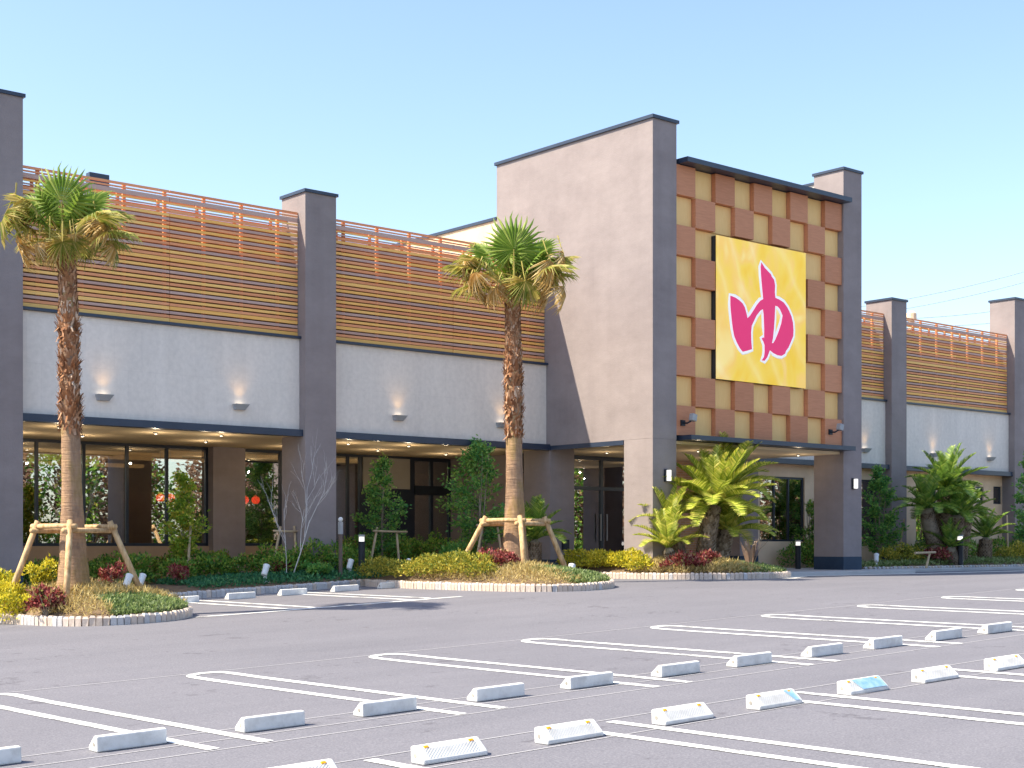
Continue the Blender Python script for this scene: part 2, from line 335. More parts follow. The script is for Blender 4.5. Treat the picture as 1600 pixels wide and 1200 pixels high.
def strip(mb, pts, w, dz):
    pts = [np.array(p, float) for p in pts]; fine = [pts[0]]
    for a, b in zip(pts[:-1], pts[1:]):
        n = max(1, int(np.linalg.norm(b - a) / .25))
        fine += [a + (b - a) * k / n for k in range(1, n + 1)]
    vs = []
    for i, p in enumerate(fine):
        d = fine[min(i + 1, len(fine) - 1)] - fine[max(i - 1, 0)]; d = d / np.linalg.norm(d); nrm = np.array([-d[1], d[0]]) * w / 2
        for q in (p - nrm, p + nrm): vs.append((q[0], q[1], float(gz(q[0], q[1])) + dz))
    mb.add(vs, [(2 * i, 2 * i + 2, 2 * i + 3, 2 * i + 1) for i in range(len(fine) - 1)])
def fork(x, y0, y1, tilt, w=.49, lw=.115):
    # two long lines joined by a rounded head at y1
    mb = MB(); sg = 1 if y1 > y0 else -1
    xt = x - tilt * (y1 - y0); r = w / 2
    head = [(xt + r * math.cos(a), y1 + sg * r * math.sin(a)) for a in np.linspace(0, math.pi, 13)]
    strip(mb, [(x + r, y0)] + head + [(x - r, y0)], lw, .006)
    return mb.build('parking_line', 'paint', ground)
for j in range(-1, 12): fork(5.9 + 2.5 * j, 10.25, 14.75, .06)
for j in range(-2, 7): fork(8.49 + 2.5 * j, 8.95, 4.1, .045)
for x in (13.45, 15.95): fork(x, 25.6, 21.4, .0, .45, .11)
mb = MB(); strip(mb, [(11.0, 21.15), (16.8, 21.15)], .12, .006); mb.build('parking_line', 'paint', ground)
mb = MB(); strip(mb, [(11.8, 25.55), (17.6, 25.55)], .1, .006); mb.build('parking_line', 'paint', ground)
for y, x0, x1 in ((10.62, 3, 24), (11.08, 3, 24), (9.02, 4, 20), (8.35, 4, 20), (15.02, 3, 27), (10.2, 3, 20)):
    mb = MB(); strip(mb, [(x0, y + .01 * x0 - .05), (x1, y + .01 * x1 - .1)], .018, .004); mb.build('chalk_line', 'chalk', ground)

# pavement in front of the entrance and gutter strip
mb = MB(); mb.box(27.7, 34.3, 23.2, 29.6, .6, 1.2)
pave = tag(mb.build('pavement', 'pave', bevel=.02), kind='structure')
mb = MB(); mb.box(34.304, 62, 24.6, 25.2, .6, 1.19); tag(mb.build('pavement', 'pave', bevel=.02), kind='structure')
mb = MB(); strip(mb, [(26.9, 21.75), (28.9, 22.95), (34.3, 23.0), (62, 24.4)], .5, .006); tag(mb.build('gutter', 'gutter'), kind='structure')

# ------------------------------------------------------------------ building
B = thing('spa_building', (25.3, 29, 1.1), 'long low mauve bathhouse with slatted roof screens and a tall checkered entrance tower', 'building')
FL = .6     # bottoms run below the beds
def pillar(x0, x1, y0, y1, z0, z1, plinth=True, cap=True, pz=None):
    p = MB().box(x0, x1, y0, y1, z0, z1).build('pillar', 'mauve', B)
    if cap: MB().box(x0 - .04, x1 + .04, y0 - .04, y1 + .04, z1, z1 + .07).build('coping', 'navy', p)
    if plinth:
        zt = pz if pz else 1.56
        MB().box(x0 - .004, x1 + .004, y0 - .004, y1 + .004, z0 - .01, zt).build('plinth', 'plinth', p)
    return p
YP = 28.1
pillar(10.47, 11.30, YP, 29.1, FL, 10.70, pz=1.35)
pillar(17.82, 18.65, YP, 29.1, FL, 9.87, pz=1.45)
pillar(40.2, 41.03, YP, 29.1, FL, 9.87)
pillar(47.66, 48.5, YP, 29.1, FL, 10.70); pillar(54.004, 54.84, YP, 29.1, FL, 9.87); pillar(2.6, 3.43, YP, 29.1, FL, 9.87, pz=1.3)
# upper mass, concrete band, soffit, eave
def wing(x0, x1, yback=46, soffit=True, joint=None):
    MB().box(x0, x1, 28.46, 28.6, 4.42, 6.56).build('inner_wall', 'int_pale', B)
    c = MB().box(x0, x1, 28.34, 28.456, 4.50, 6.56).build('concrete_band', 'concrete', B)
    MB().box(x0, x1, 28.26, 28.47, 6.564, 6.62).build('ledge_flashing', 'navy', B)
    MB().box(x0, x1, 28.18, 28.452, 4.345, 4.496).build('eave_fascia', 'navy', B)
    return c
wing(3.434, 10.466); wing(11.304, 17.816); wing(18.654, 25.336)
wing(33.66, 40.196); wing(41.034, 47.656); wing(48.504, 54.0)
MB().box(2.6, 25.336, 28.604, 33.3, 4.37, 4.43).build('soffit', 'soffit', B)
MB().box(2.6, 25.3, 28.61, 46, 6.3, 6.5).build('roof', 'roof', B)
MB().box(33.7, 54.8, 28.61, 46, 6.3, 6.5).build('roof', 'roof', B)
MB().box(2.6, 54.8, 45.8, 46, FL, 6.296).build('rear_wall', 'tan', B)
MB().box(2.604, 2.8, 29.104, 45.8, FL, 6.296).build('side_wall', 'mauve', B); MB().box(54.3, 54.6, 29.104, 45.8, FL, 6.296).build('side_wall', 'tan', B)
# slat screens
def screen(x0, x1, seam, seed):
    rr = random.Random(seed)
    s = MB().box(x0, x1, 28.75, 28.79, 6.63, 9.0).build('slat_screen', 'slat_back', B)
    tag(s, 'horizontal timber slat screen in mixed ochre, russet and grey boards')
    z = 6.645; last = ''
    seq = ['slat_y', 'slat_o', 'slat_g', 'slat_y', 'slat_o', 'slat_y', 'slat_o', 'slat_g', 'slat_y', 'slat_o', 'slat_y', 'slat_o', 'slat_g', 'slat_y', 'slat_o', 'slat_y', 'slat_o', 'slat_y', 'slat_g', 'slat_o', 'slat_y', 'slat_o', 'slat_g', 'slat_y', 'slat_o', 'slat_g', 'slat_y', 'slat_o']
    spans = [(x0 + .01, seam - .006), (seam + .006, x1 - .01)] if seam else [(x0 + .01, x1 - .01)]
    meshes = {}
    for k in range(28):
        m = seq[k]; big = m == 'slat_y' and k % 3 == 0
        for a, b in spans:
            h = .058 if not big else .072
            key = (a, h, m)
            if key not in meshes:
                me = MB().box(a, b, 28.40, 28.44, 0, h).mesh('slat'); me.materials.append(M[m]); meshes[key] = me
            inst('slat', meshes[key], s, Matrix.Translation((0, rr.uniform(-.004, .004), z + rr.uniform(-.002, .002))))
        z += .0865
    # open top: three boards, rear boards, posts and top rail
    for zz, h, m in ((9.085, .026, 'slat_g'), (9.15, .03, 'slat_y'), (9.215, .095, 'slat_g'), (9.335, .03, 'slat_o'), (9.40, .05, 'slat_o')):
        for a, b in spans: MB().box(a, b, 28.40, 28.435, zz, zz + h).build('slat', m, s)
    for zz, h, m in ((9.03, .05, 'slat_o'), (9.13, .05, 'slat_o'), (9.29, .06, 'slat_o'),):
        MB().box(x0 + .01, x1 - .01, 28.86, 28.9, zz, zz + h).build('slat', m, s)
    n = int(round((x1 - x0) / .93)); 
    for k in range(n):
        x = x0 + (k + .5) * (x1 - x0) / n
        MB().box(x - .035, x + .035, 28.50, 28.56, 6.63, 9.44).build('post', 'slat_o', s)
        MB().box(x - .03, x + .03, 28.80, 28.85, 6.63, 9.38).build('post', 'slat_o', s)
    return s
screen(11.304, 17.816, 14.62, 1); screen(18.654, 25.336, 22.3, 2); screen(36.5, 40.196, None, 3); screen(41.034, 47.656, 44.4, 4)
screen(3.44, 10.466, 6.95, 5); screen(48.504, 54.0, 51.2, 6)
MB().box(14.85, 15.35, 32.9, 33.1, 6.5, 10.76).build('roof_unit', 'navy', B)
MB().lathe([(.12, 6.5), (.12, 10.6), (.2, 10.62), (.2, 10.85), (.08, 10.95)], 48.5, 33, 12).build('vent_pipe', 'tan', B)

# tower
tl = MB().box(25.34, 26.17, 24.5, 30.36, 4.46, 12.17).build('tower_wall', 'mauve', B)
MB().box(25.29, 26.22, 24.45, 30.41, 12.17, 12.25).build('coping', 'navy', tl)
MB().box(25.325, 25.4, 25.49, 28.3, 4.345, 4.456).build('lintel_trim', 'navy', tl)
pillar(25.343, 26.167, 24.503, 25.48, FL, 4.458, cap=False, pz=1.45)
pillar(25.343, 26.2, 28.2, 29.25, FL, 4.458, cap=False, pz=1.5)
pillar(32.82, 33.64, 24.5, 25.5, FL, 12.17, pz=1.56)
pillar(32.823, 33.65, 28.2, 29.25, FL, 4.458, cap=False, pz=1.56)
tr = MB().box(32.9, 33.56, 25.504, 30.3, 4.46, 11.95).build('tower_wall', 'concrete', B)
MB().box(32.86, 33.6, 25.504, 30.34, 11.95, 12.02).build('coping', 'navy', tr)
lb = MB().box(25.36, 33.5, 30.37, 44, 6.52, 10.70).build('rear_block', 'tan', B)
MB().box(25.31, 33.55, 30.364, 44.05, 10.70, 10.78).build('coping', 'navy', lb)
MB().box(26.174, 32.816, 25.0, 30.3, 11.0, 11.15).build('roof', 'roof', B)
MB().box(26.174, 32.816, 24.62, 29.62, 4.37, 4.44).build('soffit', 'soffit', B)
MB().box(26.29, 32.86, 24.24, 25.02, 11.234, 11.355).build('top_fascia', 'navy', B)
MB().box(26.29, 32.86, 24.12, 24.74, 4.45, 4.565).build('entrance_canopy', 'navy', B)
# checkered front: each panel and each proud tile on its own
ck = MB().box(26.176, 32.814, 24.72, 24.96, 4.57, 11.23).build('checkered_front', 'tile_t', B)
tw = (32.816 - 26.174) / 9; thh = (11.225 - 4.58) / 9
tb = MB().box(0, tw - .008, -.165, 0, 0, thh - .008).mesh('tile'); tb.materials.append(M['tile_b'])
tt = MB().box(.003, tw - .011, -.03, 0, 0.003, thh - .011).mesh('tile'); tt.materials.append(M['tile_t'])
for i in range(9):
    for j in range(9):
        if 2 <= i <= 6 and 2 <= j <= 6: continue
        br = (i + j) % 2 == 0
        inst('tile', tb if br else tt, ck, Matrix.Translation((26.178 + i * tw, 24.718, 11.225 - (j + 1) * thh)))
# interior behind the glazing
YW = 33.2
MB().box(2.6, 33.6, 33.4, 46, 1.0, 1.08).build('interior_floor', 'int_floor', B)
MB().box(2.6, 25.3, 33.304, 46, 4.40, 4.5).build('interior_ceiling', 'int_ceil', B)
MB().box(26.1, 33.6, 29.64, 46, 4.40, 4.5).build('interior_ceiling', 'int_ceil', B)
MB().box(2.6, 33.6, 41.6, 41.8, 1.08, 4.39).build('interior_wall', 'int_dark', B)
for k, (x0, x1, y, z) in enumerate(((13.5, 19, 36.2, 4.26), (15, 21.5, 37.6, 4.26), (12, 18, 39.2, 4.26), (18, 24.5, 35.2, 4.28), (16.5, 20, 40.5, 4.2))):
    MB().box(x0, x1, y, y + .35, z, z + .1).build('ceiling_louver', 'louver_glow', B)  # wood louvers, glowing in place of the light that falls on them
MB().box(17.2, 18.9, 36.0, 36.15, 1.08, 3.3).build('interior_partition', 'int_wood', B)
MB().box(24.1, 25.2, 34.2, 34.35, 1.08, 4.39).build('interior_partition', 'int_pale', B)
MB().box(20.6, 23.2, 38, 38.2, 1.08, 4.39).build('interior_partition', 'int_pale', B)
# glazed bays under the soffit
def glazing(xs_, z0, z1, y, rails=(), fw=.07, thick=.09, name='window'):
    f = MB()
    for x in xs_: f.box(x - fw / 2, x + fw / 2, y - thick / 2, y + thick / 2, z0 + .002, z1 - .002)
    for a, b in zip(xs_[:-1], xs_[1:]):
        for z in (z0, z1 - fw) + tuple(rails): f.box(a + fw / 2 + .001, b - fw / 2 - .001, y - thick / 2 + .004, y + thick / 2 - .004, z, z + fw)
    o = f.build(name, 'frame', B)
    zz = [z0] + list(rails) + [z1 - fw]
    for a, b in zip(xs_[:-1], xs_[1:]):
        for c, d in zip(zz[:-1], zz[1:]):
            MB().box(a + fw / 2, b - fw / 2, y - .006, y + .006, c + fw, d).build('pane', 'glass', o)
    return o
glazing([11.4, 12.6, 13.67, 14.83, 15.94, 17.0, 18.1], 1.86, 4.365, YW)
glazing([19.1, 20.27, 21.4], 1.86, 4.365, YW)
glazing([21.404 + .05, 22.4, 22.8], 1.86, 4.365, YW)
MB().box(18.14, 19.06, 32.9, 33.3, FL, 4.368).build('pillar', 'mauve', B)
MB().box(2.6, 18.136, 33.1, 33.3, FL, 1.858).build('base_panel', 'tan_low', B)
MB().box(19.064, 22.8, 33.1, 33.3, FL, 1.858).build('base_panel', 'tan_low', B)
MB().box(2.6, 11.36, 33.1, 33.3, 1.86, 4.368).build('infill_wall', 'mauve', B)
# recessed entrance of the second bay
MB().box(22.84, 24.6, 33.2, 33.32, 1.0, 4.368).build('entrance_side_panel', 'frame', B)
MB().box(22.9, 24.5, 33.17, 33.196, 3.45, 4.3).build('transom_panel', 'int_pale', B)
d = glazing([24.64, 25.3, 25.96], 1.1, 4.36, 33.25, (3.3,), .1, name='sliding_door')
MB().box(24.66, 25.94, 33.12, 33.19, 3.32, 3.56).build('door_operator', 'black', B)
MB().box(25.98, 26.3, 30.4, 33.3, 1.0, 4.368).build('return_wall', 'mauve', B)
MB().box(25.34, 25.976, 29.254, 33.3, 4.372, 4.45).build('soffit', 'soffit', B)
# tower vestibule glazing
g = glazing([26.24, 27.5, 28.62, 29.7], 1.2, 4.366, 29.7, (3.42,), .1, name='vestibule_door')
for x in (28.5, 28.74): MB().box(x - .012, x + .012, 29.56, 29.6, 2.0, 2.75).build('door_handle', 'grey', g)
MB().box(29.76, 32.82, 29.6, 29.8, 1.0, 4.366).build('brick_wall', 'brick', B)
# right wing lower wall with real openings
def wall_holes(x0, x1, z0, z1, y0, y1, holes, mat, name):
    X = sorted({x0, x1} | {h[0] for h in holes} | {h[1] for h in holes}); Z = sorted({z0, z1} | {h[2] for h in holes} | {h[3] for h in holes})
    mb = MB()
    for a, b in zip(X[:-1], X[1:]):
        run = None
        for c, d in zip(Z[:-1], Z[1:]):
            inside = any(h[0] < (a + b) / 2 < h[1] and h[2] < (c + d) / 2 < h[3] for h in holes)
            if inside:
                if run: mb.box(a, b, y0, y1, *run); run = None
            else: run = (run[0], d) if run else (c, d)
        if run: mb.box(a, b, y0, y1, *run)
    return mb.build(name, mat, B)
holes = [(34.2, 36.34, 1.99, 3.97), (39.2, 40.7, 1.99, 4.0), (45.92, 46.45, 3.35, 3.95), (47.08, 47.62, 3.35, 3.98), (42.3, 43.5, 1.99, 4.0)]
wall_holes(33.655, 54.0, FL, 4.36, 28.6, 28.8, holes, 'tan', 'wing_wall')
MB().box(33.655, 54.0, 28.456, 28.6, 4.362, 4.42).build('soffit', 'tan', B)
for (a, b, c, d) in holes:
    n = 3 if b - a > 1.8 else (2 if b - a > 1 else 1)
    glazing(list(np.linspace(a + .04, b - .04, n + 1)), c + .003, d - .003, 28.68, (), .06, .08)
MB().box(33.7, 54, 32, 32.2, 1.0, 6.29).build('interior_wall', 'int_dark', B)
MB().box(33.7, 54, 28.81, 32, 1.0, 1.06).build('interior_floor', 'int_floor', B)
# socket box on the pillar beside the doors
MB().box(25.75, 25.95, 28.12, 28.198, 1.75, 2.02).build('socket_box', 'black', B)
# surface-mounted downlights on the soffits
def downlight(x, y, e):
    o = MB().lathe([(.05, 4.372), (.05, 4.34)], x, y, 12).build('downlight', 'grey', B); MB().lathe([(.02, 4.326), (.03, 4.338)], x, y, 12).build('lens', 'lamp_on', o)
    l = bpy.data.lights.new('downlight_fill', 'POINT'); l.energy = e; l.color = (1, .80, .55); l.shadow_soft_size = .02
    q = bpy.data.objects.new('downlight_fill', l); link(q, o, None, Matrix.Translation((x, y, 4.0)))  # point light added in the air below the lens to brighten the soffit
for x, y in ((12.6, 29.4), (14.9, 29.6), (14.0, 31.4), (17.0, 31.2), (16.3, 29.2), (20.0, 29.6), (22.0, 31.2), (21.6, 29.3), (23.9, 29.5), (24.4, 31.4), (19.6, 31.6), (12.6, 31.6)): downlight(x, y, 3.6)
for x, y in ((26.8, 26.2), (28.6, 26.0), (30.4, 26.2), (27.2, 28.0), (29.2, 28.2), (31.3, 28.0), (32.0, 25.4)): downlight(x, y, 2.0)

# ------------------------------------------------------------------ sign
SY = 24.53
sg = thing('sign', (29.4, SY, 6.05), 'square yellow sign with a magenta hiragana character on the checkered tower', 'sign')
sx0, sx1, sz0, sz1 = 27.65, 31.22, 6.06, 9.67
MB().box(sx0 + .01, sx1 - .01, SY + .012, 24.716, sz0 + .01, sz1 - .01).build('sign_box', 'frame', sg)
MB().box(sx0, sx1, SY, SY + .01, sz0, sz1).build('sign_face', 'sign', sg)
def hom(u, v, z0):   # print coordinates measured on the flat panel
    return u, v + z0
A_ = lambda u, v: (u, v); B_ = lambda u, v: (u, v + 1155.6)
outer = [A_(365, 1005), A_(425, 1028), A_(480, 1065), A_(525, 1108), A_(555, 1160), B_(578, 85), B_(595, 165), B_(640, 120), B_(690, 42), A_(735, 1125), A_(780, 1072), A_(822, 1048),
         A_(808, 900), A_(792, 720), A_(786, 600), A_(794, 548), A_(832, 612), A_(885, 668), A_(918, 702), A_(932, 738), A_(962, 778), A_(976, 850), A_(972, 950), A_(980, 1030),
         A_(1040, 1058), A_(1100, 1098), A_(1148, 1165), B_(1178, 70), B_(1205, 135), B_(1225, 220), B_(1232, 320), B_(1228, 400), B_(1200, 470), B_(1162, 558), B_(1130, 600), B_(1115, 642), B_(1068, 670), B_(1015, 660), B_(960, 632), B_(905, 588),
         B_(890, 632), B_(868, 690), B_(832, 738), B_(806, 734), B_(832, 696), B_(842, 620), B_(840, 525), B_(826, 480), B_(802, 436), B_(818, 428), B_(834, 452), B_(836, 300), B_(828, 100), B_(816, 16),
         B_(770, 46), B_(720, 110), B_(682, 190), B_(652, 255), B_(642, 350), B_(646, 480), B_(654, 578), B_(590, 598), B_(535, 612), B_(500, 570), B_(452, 482), B_(420, 400), B_(400, 300), B_(385, 180), B_(372, 50), A_(366, 1120)]
inner = [A_(978, 1128), A_(1020, 1140), A_(1050, 1176), B_(1068, 60), B_(1092, 115), B_(1072, 230), B_(1032, 350), B_(990, 452), B_(958, 506), B_(930, 506), B_(946, 430), B_(960, 300), B_(970, 150)]
def sxz(p):
    px = 1100 + p[0] * .1125; py = 350 + p[1] * .1125
    rr = (px - 800) / 2278.03; s_, c_ = math.sin(TH), math.cos(TH)
    t = 24.53 / (-rr * c_ + s_); return (rr * s_ + c_) * t, 1.9 + (850.5 - py) / 2278.03 * t
def glyph(name, mat, y, rim):
    cu = bpy.data.curves.new(name, 'CURVE')
    if rim: cu.dimensions = '3D'; cu.bevel_depth = rim; cu.bevel_resolution = 2
    else: cu.dimensions = '2D'; cu.fill_mode = 'BOTH'; cu.extrude = .004; cu.offset = .012
    for pts in (outer, inner):
        sp = cu.splines.new('POLY'); sp.points.add(len(pts) - 1); sp.use_cyclic_u = True
        for q, p in zip(sp.points, pts): X, Z = sxz(p); q.co = (X - 29.4, Z - 7.8, 0, 1)
    o = bpy.data.objects.new(name, cu); COL.objects.link(o)
    me = bpy.data.meshes.new_from_object(o.evaluated_get(bpy.context.evaluated_depsgraph_get())); bpy.data.objects.remove(o)
    me.materials.clear(); me.materials.append(M[mat]); me.name = name
    return inst(name, me, sg, Matrix.Translation((29.4, y, 7.8)) @ Matrix.Rotation(R(90), 4, 'X') @ Matrix.Diagonal((1, 1, .04 if rim else 1, 1)))
glyph('letter', 'magenta', SY - .016, 0); glyph('letter_outline', 'signwhite', SY - .005, .10)

# ------------------------------------------------------------------ lamps on the walls
def sconce(x, label):
    t = thing('wall_sconce', (x, 28.34, 4.9), label, 'wall light', 'uplight sconces on the concrete band')
    MB().add([(x - .17, 28.335, 4.98), (x + .17, 28.335, 4.98), (x + .14, 28.335, 4.86), (x - .14, 28.335, 4.86), (x - .17, 28.16, 4.98), (x + .17, 28.16, 4.98), (x + .1, 28.24, 4.86), (x - .1, 28.24, 4.86)],
             [(0, 1, 2, 3), (4, 7, 6, 5), (3, 2, 6, 7), (0, 3, 7, 4), (1, 5, 6, 2)]).build('shade', 'grey', t)
    MB().box(x - .1, x + .1, 28.2, 28.32, 4.965, 4.972).build('lamp', 'lamp_on', t)
    l = bpy.data.lights.new('sconce_light', 'SPOT'); l.energy = 3.8; l.color = (1, .60, .2); l.spot_size = R(95); l.spot_blend = 1.0; l.shadow_soft_size = .08
    o = bpy.data.objects.new('sconce_light', l); link(o, t, None, Matrix.Translation((x, 28.19, 4.99)) @ Matrix.Rotation(R(180 - 4), 4, 'X'))
for x, lb_ in ((13.08, 'lit grey sconce beside the front palm trunk, leftmost of the row'), (16.26, 'lit grey sconce in the first bay, next to the pillar'), (20.57, 'lit grey sconce in the second bay, midway along its concrete band'),
            (23.79, 'lit grey sconce half hidden behind the second palm trunk'), (39.06, 'grey sconce just right of the tower pillar'), (46.38, 'lit grey sconce on the far right wing above the small windows'), (42.9, 'lit grey sconce above the dark cycads on the right wing')): sconce(x, lb_)
def flood(x, z, label):
    t = thing('floodlight', (x, 24.6, z), label, 'floodlight', 'floodlights on the tower')
    MB().box(x - .14, x, 24.51, 24.55, z - .16, z - .02).build('mount', 'black', t)
    MB().tube([(x - .07, 24.52, z - .09), (x - .05, 24.4, z - .1), (x + .03, 24.34, z - .04)], .022, 6).build('arm', 'black', t)
    MB().box(-.07, .09, -.07, .07, -.09, .09).build('head', 'grey', t, mw=Matrix.Translation((x + .06, 24.32, z + .04)) @ Matrix.Rotation(R(12), 4, 'Y'), bevel=.02)
flood(26.5, 4.97, 'small grey floodlight at the lower left of the checkered front'); flood(32.36, 5.04, 'small grey floodlight at the lower right of the checkered front')
def wall_lamp(x, label):
    t = thing('wall_lamp', (x, 24.5, 3.3), label, 'wall light', 'entrance pillar lamps')
    MB().box(x - .07, x + .05, 24.45, 24.498, 3.42, 3.72).build('backplate', 'black', t)
    MB().tube([(x + .02, 24.42, 3.44), (x + .02, 24.42, 3.7)], .058, 12).build('lamp_cover', 'lamp_white', t, smooth=False)
wall_lamp(25.8, 'white wall lamp on the left tower pillar beside the cycads'); wall_lamp(33.25, 'white wall lamp on the right tower pillar')
def lantern(x, y, z, label):
    t = thing('red_lantern', (x, y, z - .15), label, 'lantern', 'red lanterns hanging inside')
    MB().lathe([(.04, z - .1), (.08, z - .085), (.112, z - .035), (.115, z + .015), (.095, z + .07), (.04, z + .1)], x, y, 16).build('globe', 'lantern', t, smooth=True)
    MB().tube([(x, y, z + .1), (x, y, 4.38)], .008, 5).build('cord', 'grey', t); MB().lathe([(.03, z + .1), (.045, z + .14), (.02, z + .16)], x, y, 8).build('cap', 'white', t)
for x, y, lb_ in ((15.2, 34.8, 'red lantern behind the glass just left of the front palm trunk'), (17.75, 35.0, 'orange-red lantern in the third pane, left of the pair'), (18.02, 34.95, 'red lantern in the third pane, right of the pair'),
               (20.43, 35.3, 'red lantern behind the narrow bay glass, left of the pair'), (20.72, 35.2, 'red lantern behind the narrow bay glass, right of the pair')): lantern(x, y, 3.12, lb_)

# ------------------------------------------------------------------ wheel stops
prof = [(0, 0), (0, .125), (.055, .13), (.165, .035), (.165, 0)]          # upright face toward -y
def stop_proto():
    body = MB().prism(prof, 0, .6).mesh('body'); body.materials.append(M['stop'])
    ribs = MB()
    n = Vector((0, .095, .11)).normalized(); a = Vector((0, .06, .1257)); e = Vector((0, .16, .0393)) 
    def P(x, t): q = a.lerp(e, t) + n * .004; return (x, q.y, q.z)
    for k in range(-6, 24):
        x0 = .05 + k * .03; segs = []
        for t0, t1 in ((.2, .92),):
            sh = -.14 if False else .12
            xa, xb = x0, x0 + sh
            ta, tb_ = t0, t1
            if xa < .06: ta = t0 + (.06 - xa) / sh * (t1 - t0); xa = .06
            if xb > .54: tb_ = t0 + (.54 - x0) / sh * (t1 - t0); xb = .54
            if tb_ - ta > .05 and xb > xa: ribs.add([P(xa, ta), P(xa + .011, ta), P(xb + .011, tb_), P(xb, tb_)], [(0, 1, 2, 3)])
    rm = ribs.mesh('tread_rib'); rm.materials.append(M['rib'])
    refl = MB().add([(-.022, .064, .121), (.022, .064, .121), (.022, .08, .107), (-.022, .08, .107), (-.018, .069, .1265), (.018, .069, .1265), (.018, .083, .1145), (-.018, .083, .1145)], [(0, 1, 5, 4), (1, 2, 6, 5), (2, 3, 7, 6), (3, 0, 4, 7), (4, 5, 6, 7)]).mesh('reflector'); refl.materials.append(M['orange'])
    hole = MB().lathe([(.018, 0), (.018, .004)], 0, 0, 10).mesh('bolt_socket'); hole.materials.append(M['hole'])
    return body, rm, refl, hole
PB = stop_proto()
bev = None
def wheel_stop(x, y, rot, label, group, blue=0, face=True):
    z = float(gz(x, y)) + .002
    t = thing('wheel_stop', (x, y, z), label, 'wheel stop', group)
    sx = math.atan(.0349 if y < 20 else .03)
    mw = Matrix.Translation((x, y, z)) @ Matrix.Rotation(-sx, 4, 'Y') @ Matrix.Rotation(rot, 4, 'Z')
    if abs(rot) > 1: mw = mw @ Matrix.Translation((-.6, -.165, 0))
    b = inst('body', PB[0], t, mw); m = b.modifiers.new('bevel', 'BEVEL'); m.width = .012; m.segments = 2
    if face: inst('tread_ribs', PB[1], t, mw)
    for rx in (.09, .51): inst('reflector', PB[2], t, mw @ Matrix.Translation((rx, 0, 0)))
    ends = (.0, .6)
    for ex in ends: inst('bolt_socket', PB[3], t, mw @ Matrix.Translation((ex, .06, .06)) @ Matrix.Rotation(R(-90 if ex == 0 else 90), 4, 'Y'))
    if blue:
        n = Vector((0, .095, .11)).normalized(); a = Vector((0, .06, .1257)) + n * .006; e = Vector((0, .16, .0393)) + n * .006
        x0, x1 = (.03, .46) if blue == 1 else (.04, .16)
        MB().add([(x0, a.y, a.z), (x1, a.y, a.z), (x1 - .06, e.y, e.z), (x0, e.y, e.z)], [(0, 3, 2, 1)]).build('blue_patch', 'stop_blue', t, mw=mw)  # blue quad laid over part of the sloped face
    return t
ORD = ['first', 'second', 'third', 'fourth', 'fifth', 'sixth', 'seventh', 'eighth', 'ninth', 'tenth', 'eleventh', 'twelfth']
cr, sr = math.cos(-.0104), math.sin(-.0104)
for k in range(-1, 12):
    x = 4.826 + 2.5 * (k // 2) + 1.302 * (k % 2); y = 10.853; x, y = x * cr - y * sr, x * sr + y * cr
    lb_ = 'wheel stop cut off by the left picture edge in the row showing shaded upright faces' if k == -1 else f'white wheel stop with shaded upright face, {ORD[k]} whole one from the left in its row'
    wheel_stop(x, y, -.0104, lb_, 'wheel stops in the row showing their upright faces')
for k in range(-1, 7):
    x = 6.281 + 2.5 * (k // 2) + 1.196 * (k % 2); y = 8.519; x, y = x * cr - y * sr, x * sr + y * cr
    lb_ = {-1: 'wheel stop cut off by the bottom picture edge in the front row', 4: 'wheel stop with a large blue patch on its ribbed slope', 3: 'wheel stop with a little blue patch by its far reflector'}.get(k, f'ribbed wheel stop with two orange reflectors, {ORD[k]} whole one in the front row')
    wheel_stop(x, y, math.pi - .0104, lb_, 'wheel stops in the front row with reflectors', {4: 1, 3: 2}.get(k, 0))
for k, x in enumerate((12.84, 14.06, 15.24, 16.49, 17.65)):
    wheel_stop(x, 24.9, 0, f'white wheel stop by the building bed, {ORD[k]} from the front palm', 'wheel stops along the building bed', face=False)

# ------------------------------------------------------------------ planting beds with kerb stones
stone_me = []
for v in range(3):
    r_ = random.Random(v); j = lambda: r_.uniform(-.006, .006)
    m_ = MB(); w, dpt, h = .047, .05, .15
    vs = [(-w + j(), -dpt + j(), -.1), (w + j(), -dpt + j(), -.1), (w + j(), dpt, -.1), (-w + j(), dpt, -.1), (-w + j(), -dpt + j(), h - .03), (w + j(), -dpt + j(), h - .03), (w, dpt, h - .03), (-w, dpt, h - .03),
          (-w * .62, -dpt * .6, h + j()), (w * .62, -dpt * .6, h + j()), (w * .62, dpt * .6, h + j()), (-w * .62, dpt * .6, h + j())]
    fs = [(0, 1, 5, 4), (1, 2, 6, 5), (2, 3, 7, 6), (3, 0, 4, 7), (4, 5, 9, 8), (5, 6, 10, 9), (6, 7, 11, 10), (7, 4, 8, 11), (8, 9, 10, 11)]
    for nm in ('kerb', 'kerb_g'):
        me = MB().add(vs, fs).mesh('kerb_stone'); me.materials.append(M[nm]); stone_me.append(me)
def smooth_path(pts, closed):
    pts = [np.array(p, float) for p in pts]
    for _ in range(3):
        new = []
        n = len(pts)
        for i in range(n if closed else n - 1):
            a, b = pts[i], pts[(i + 1) % n]; new += [a * .75 + b * .25, a * .25 + b * .75]
        pts = new if closed else [pts[0]] + new[1:-1] + [pts[-1]]
    return pts
BEDS_L = []
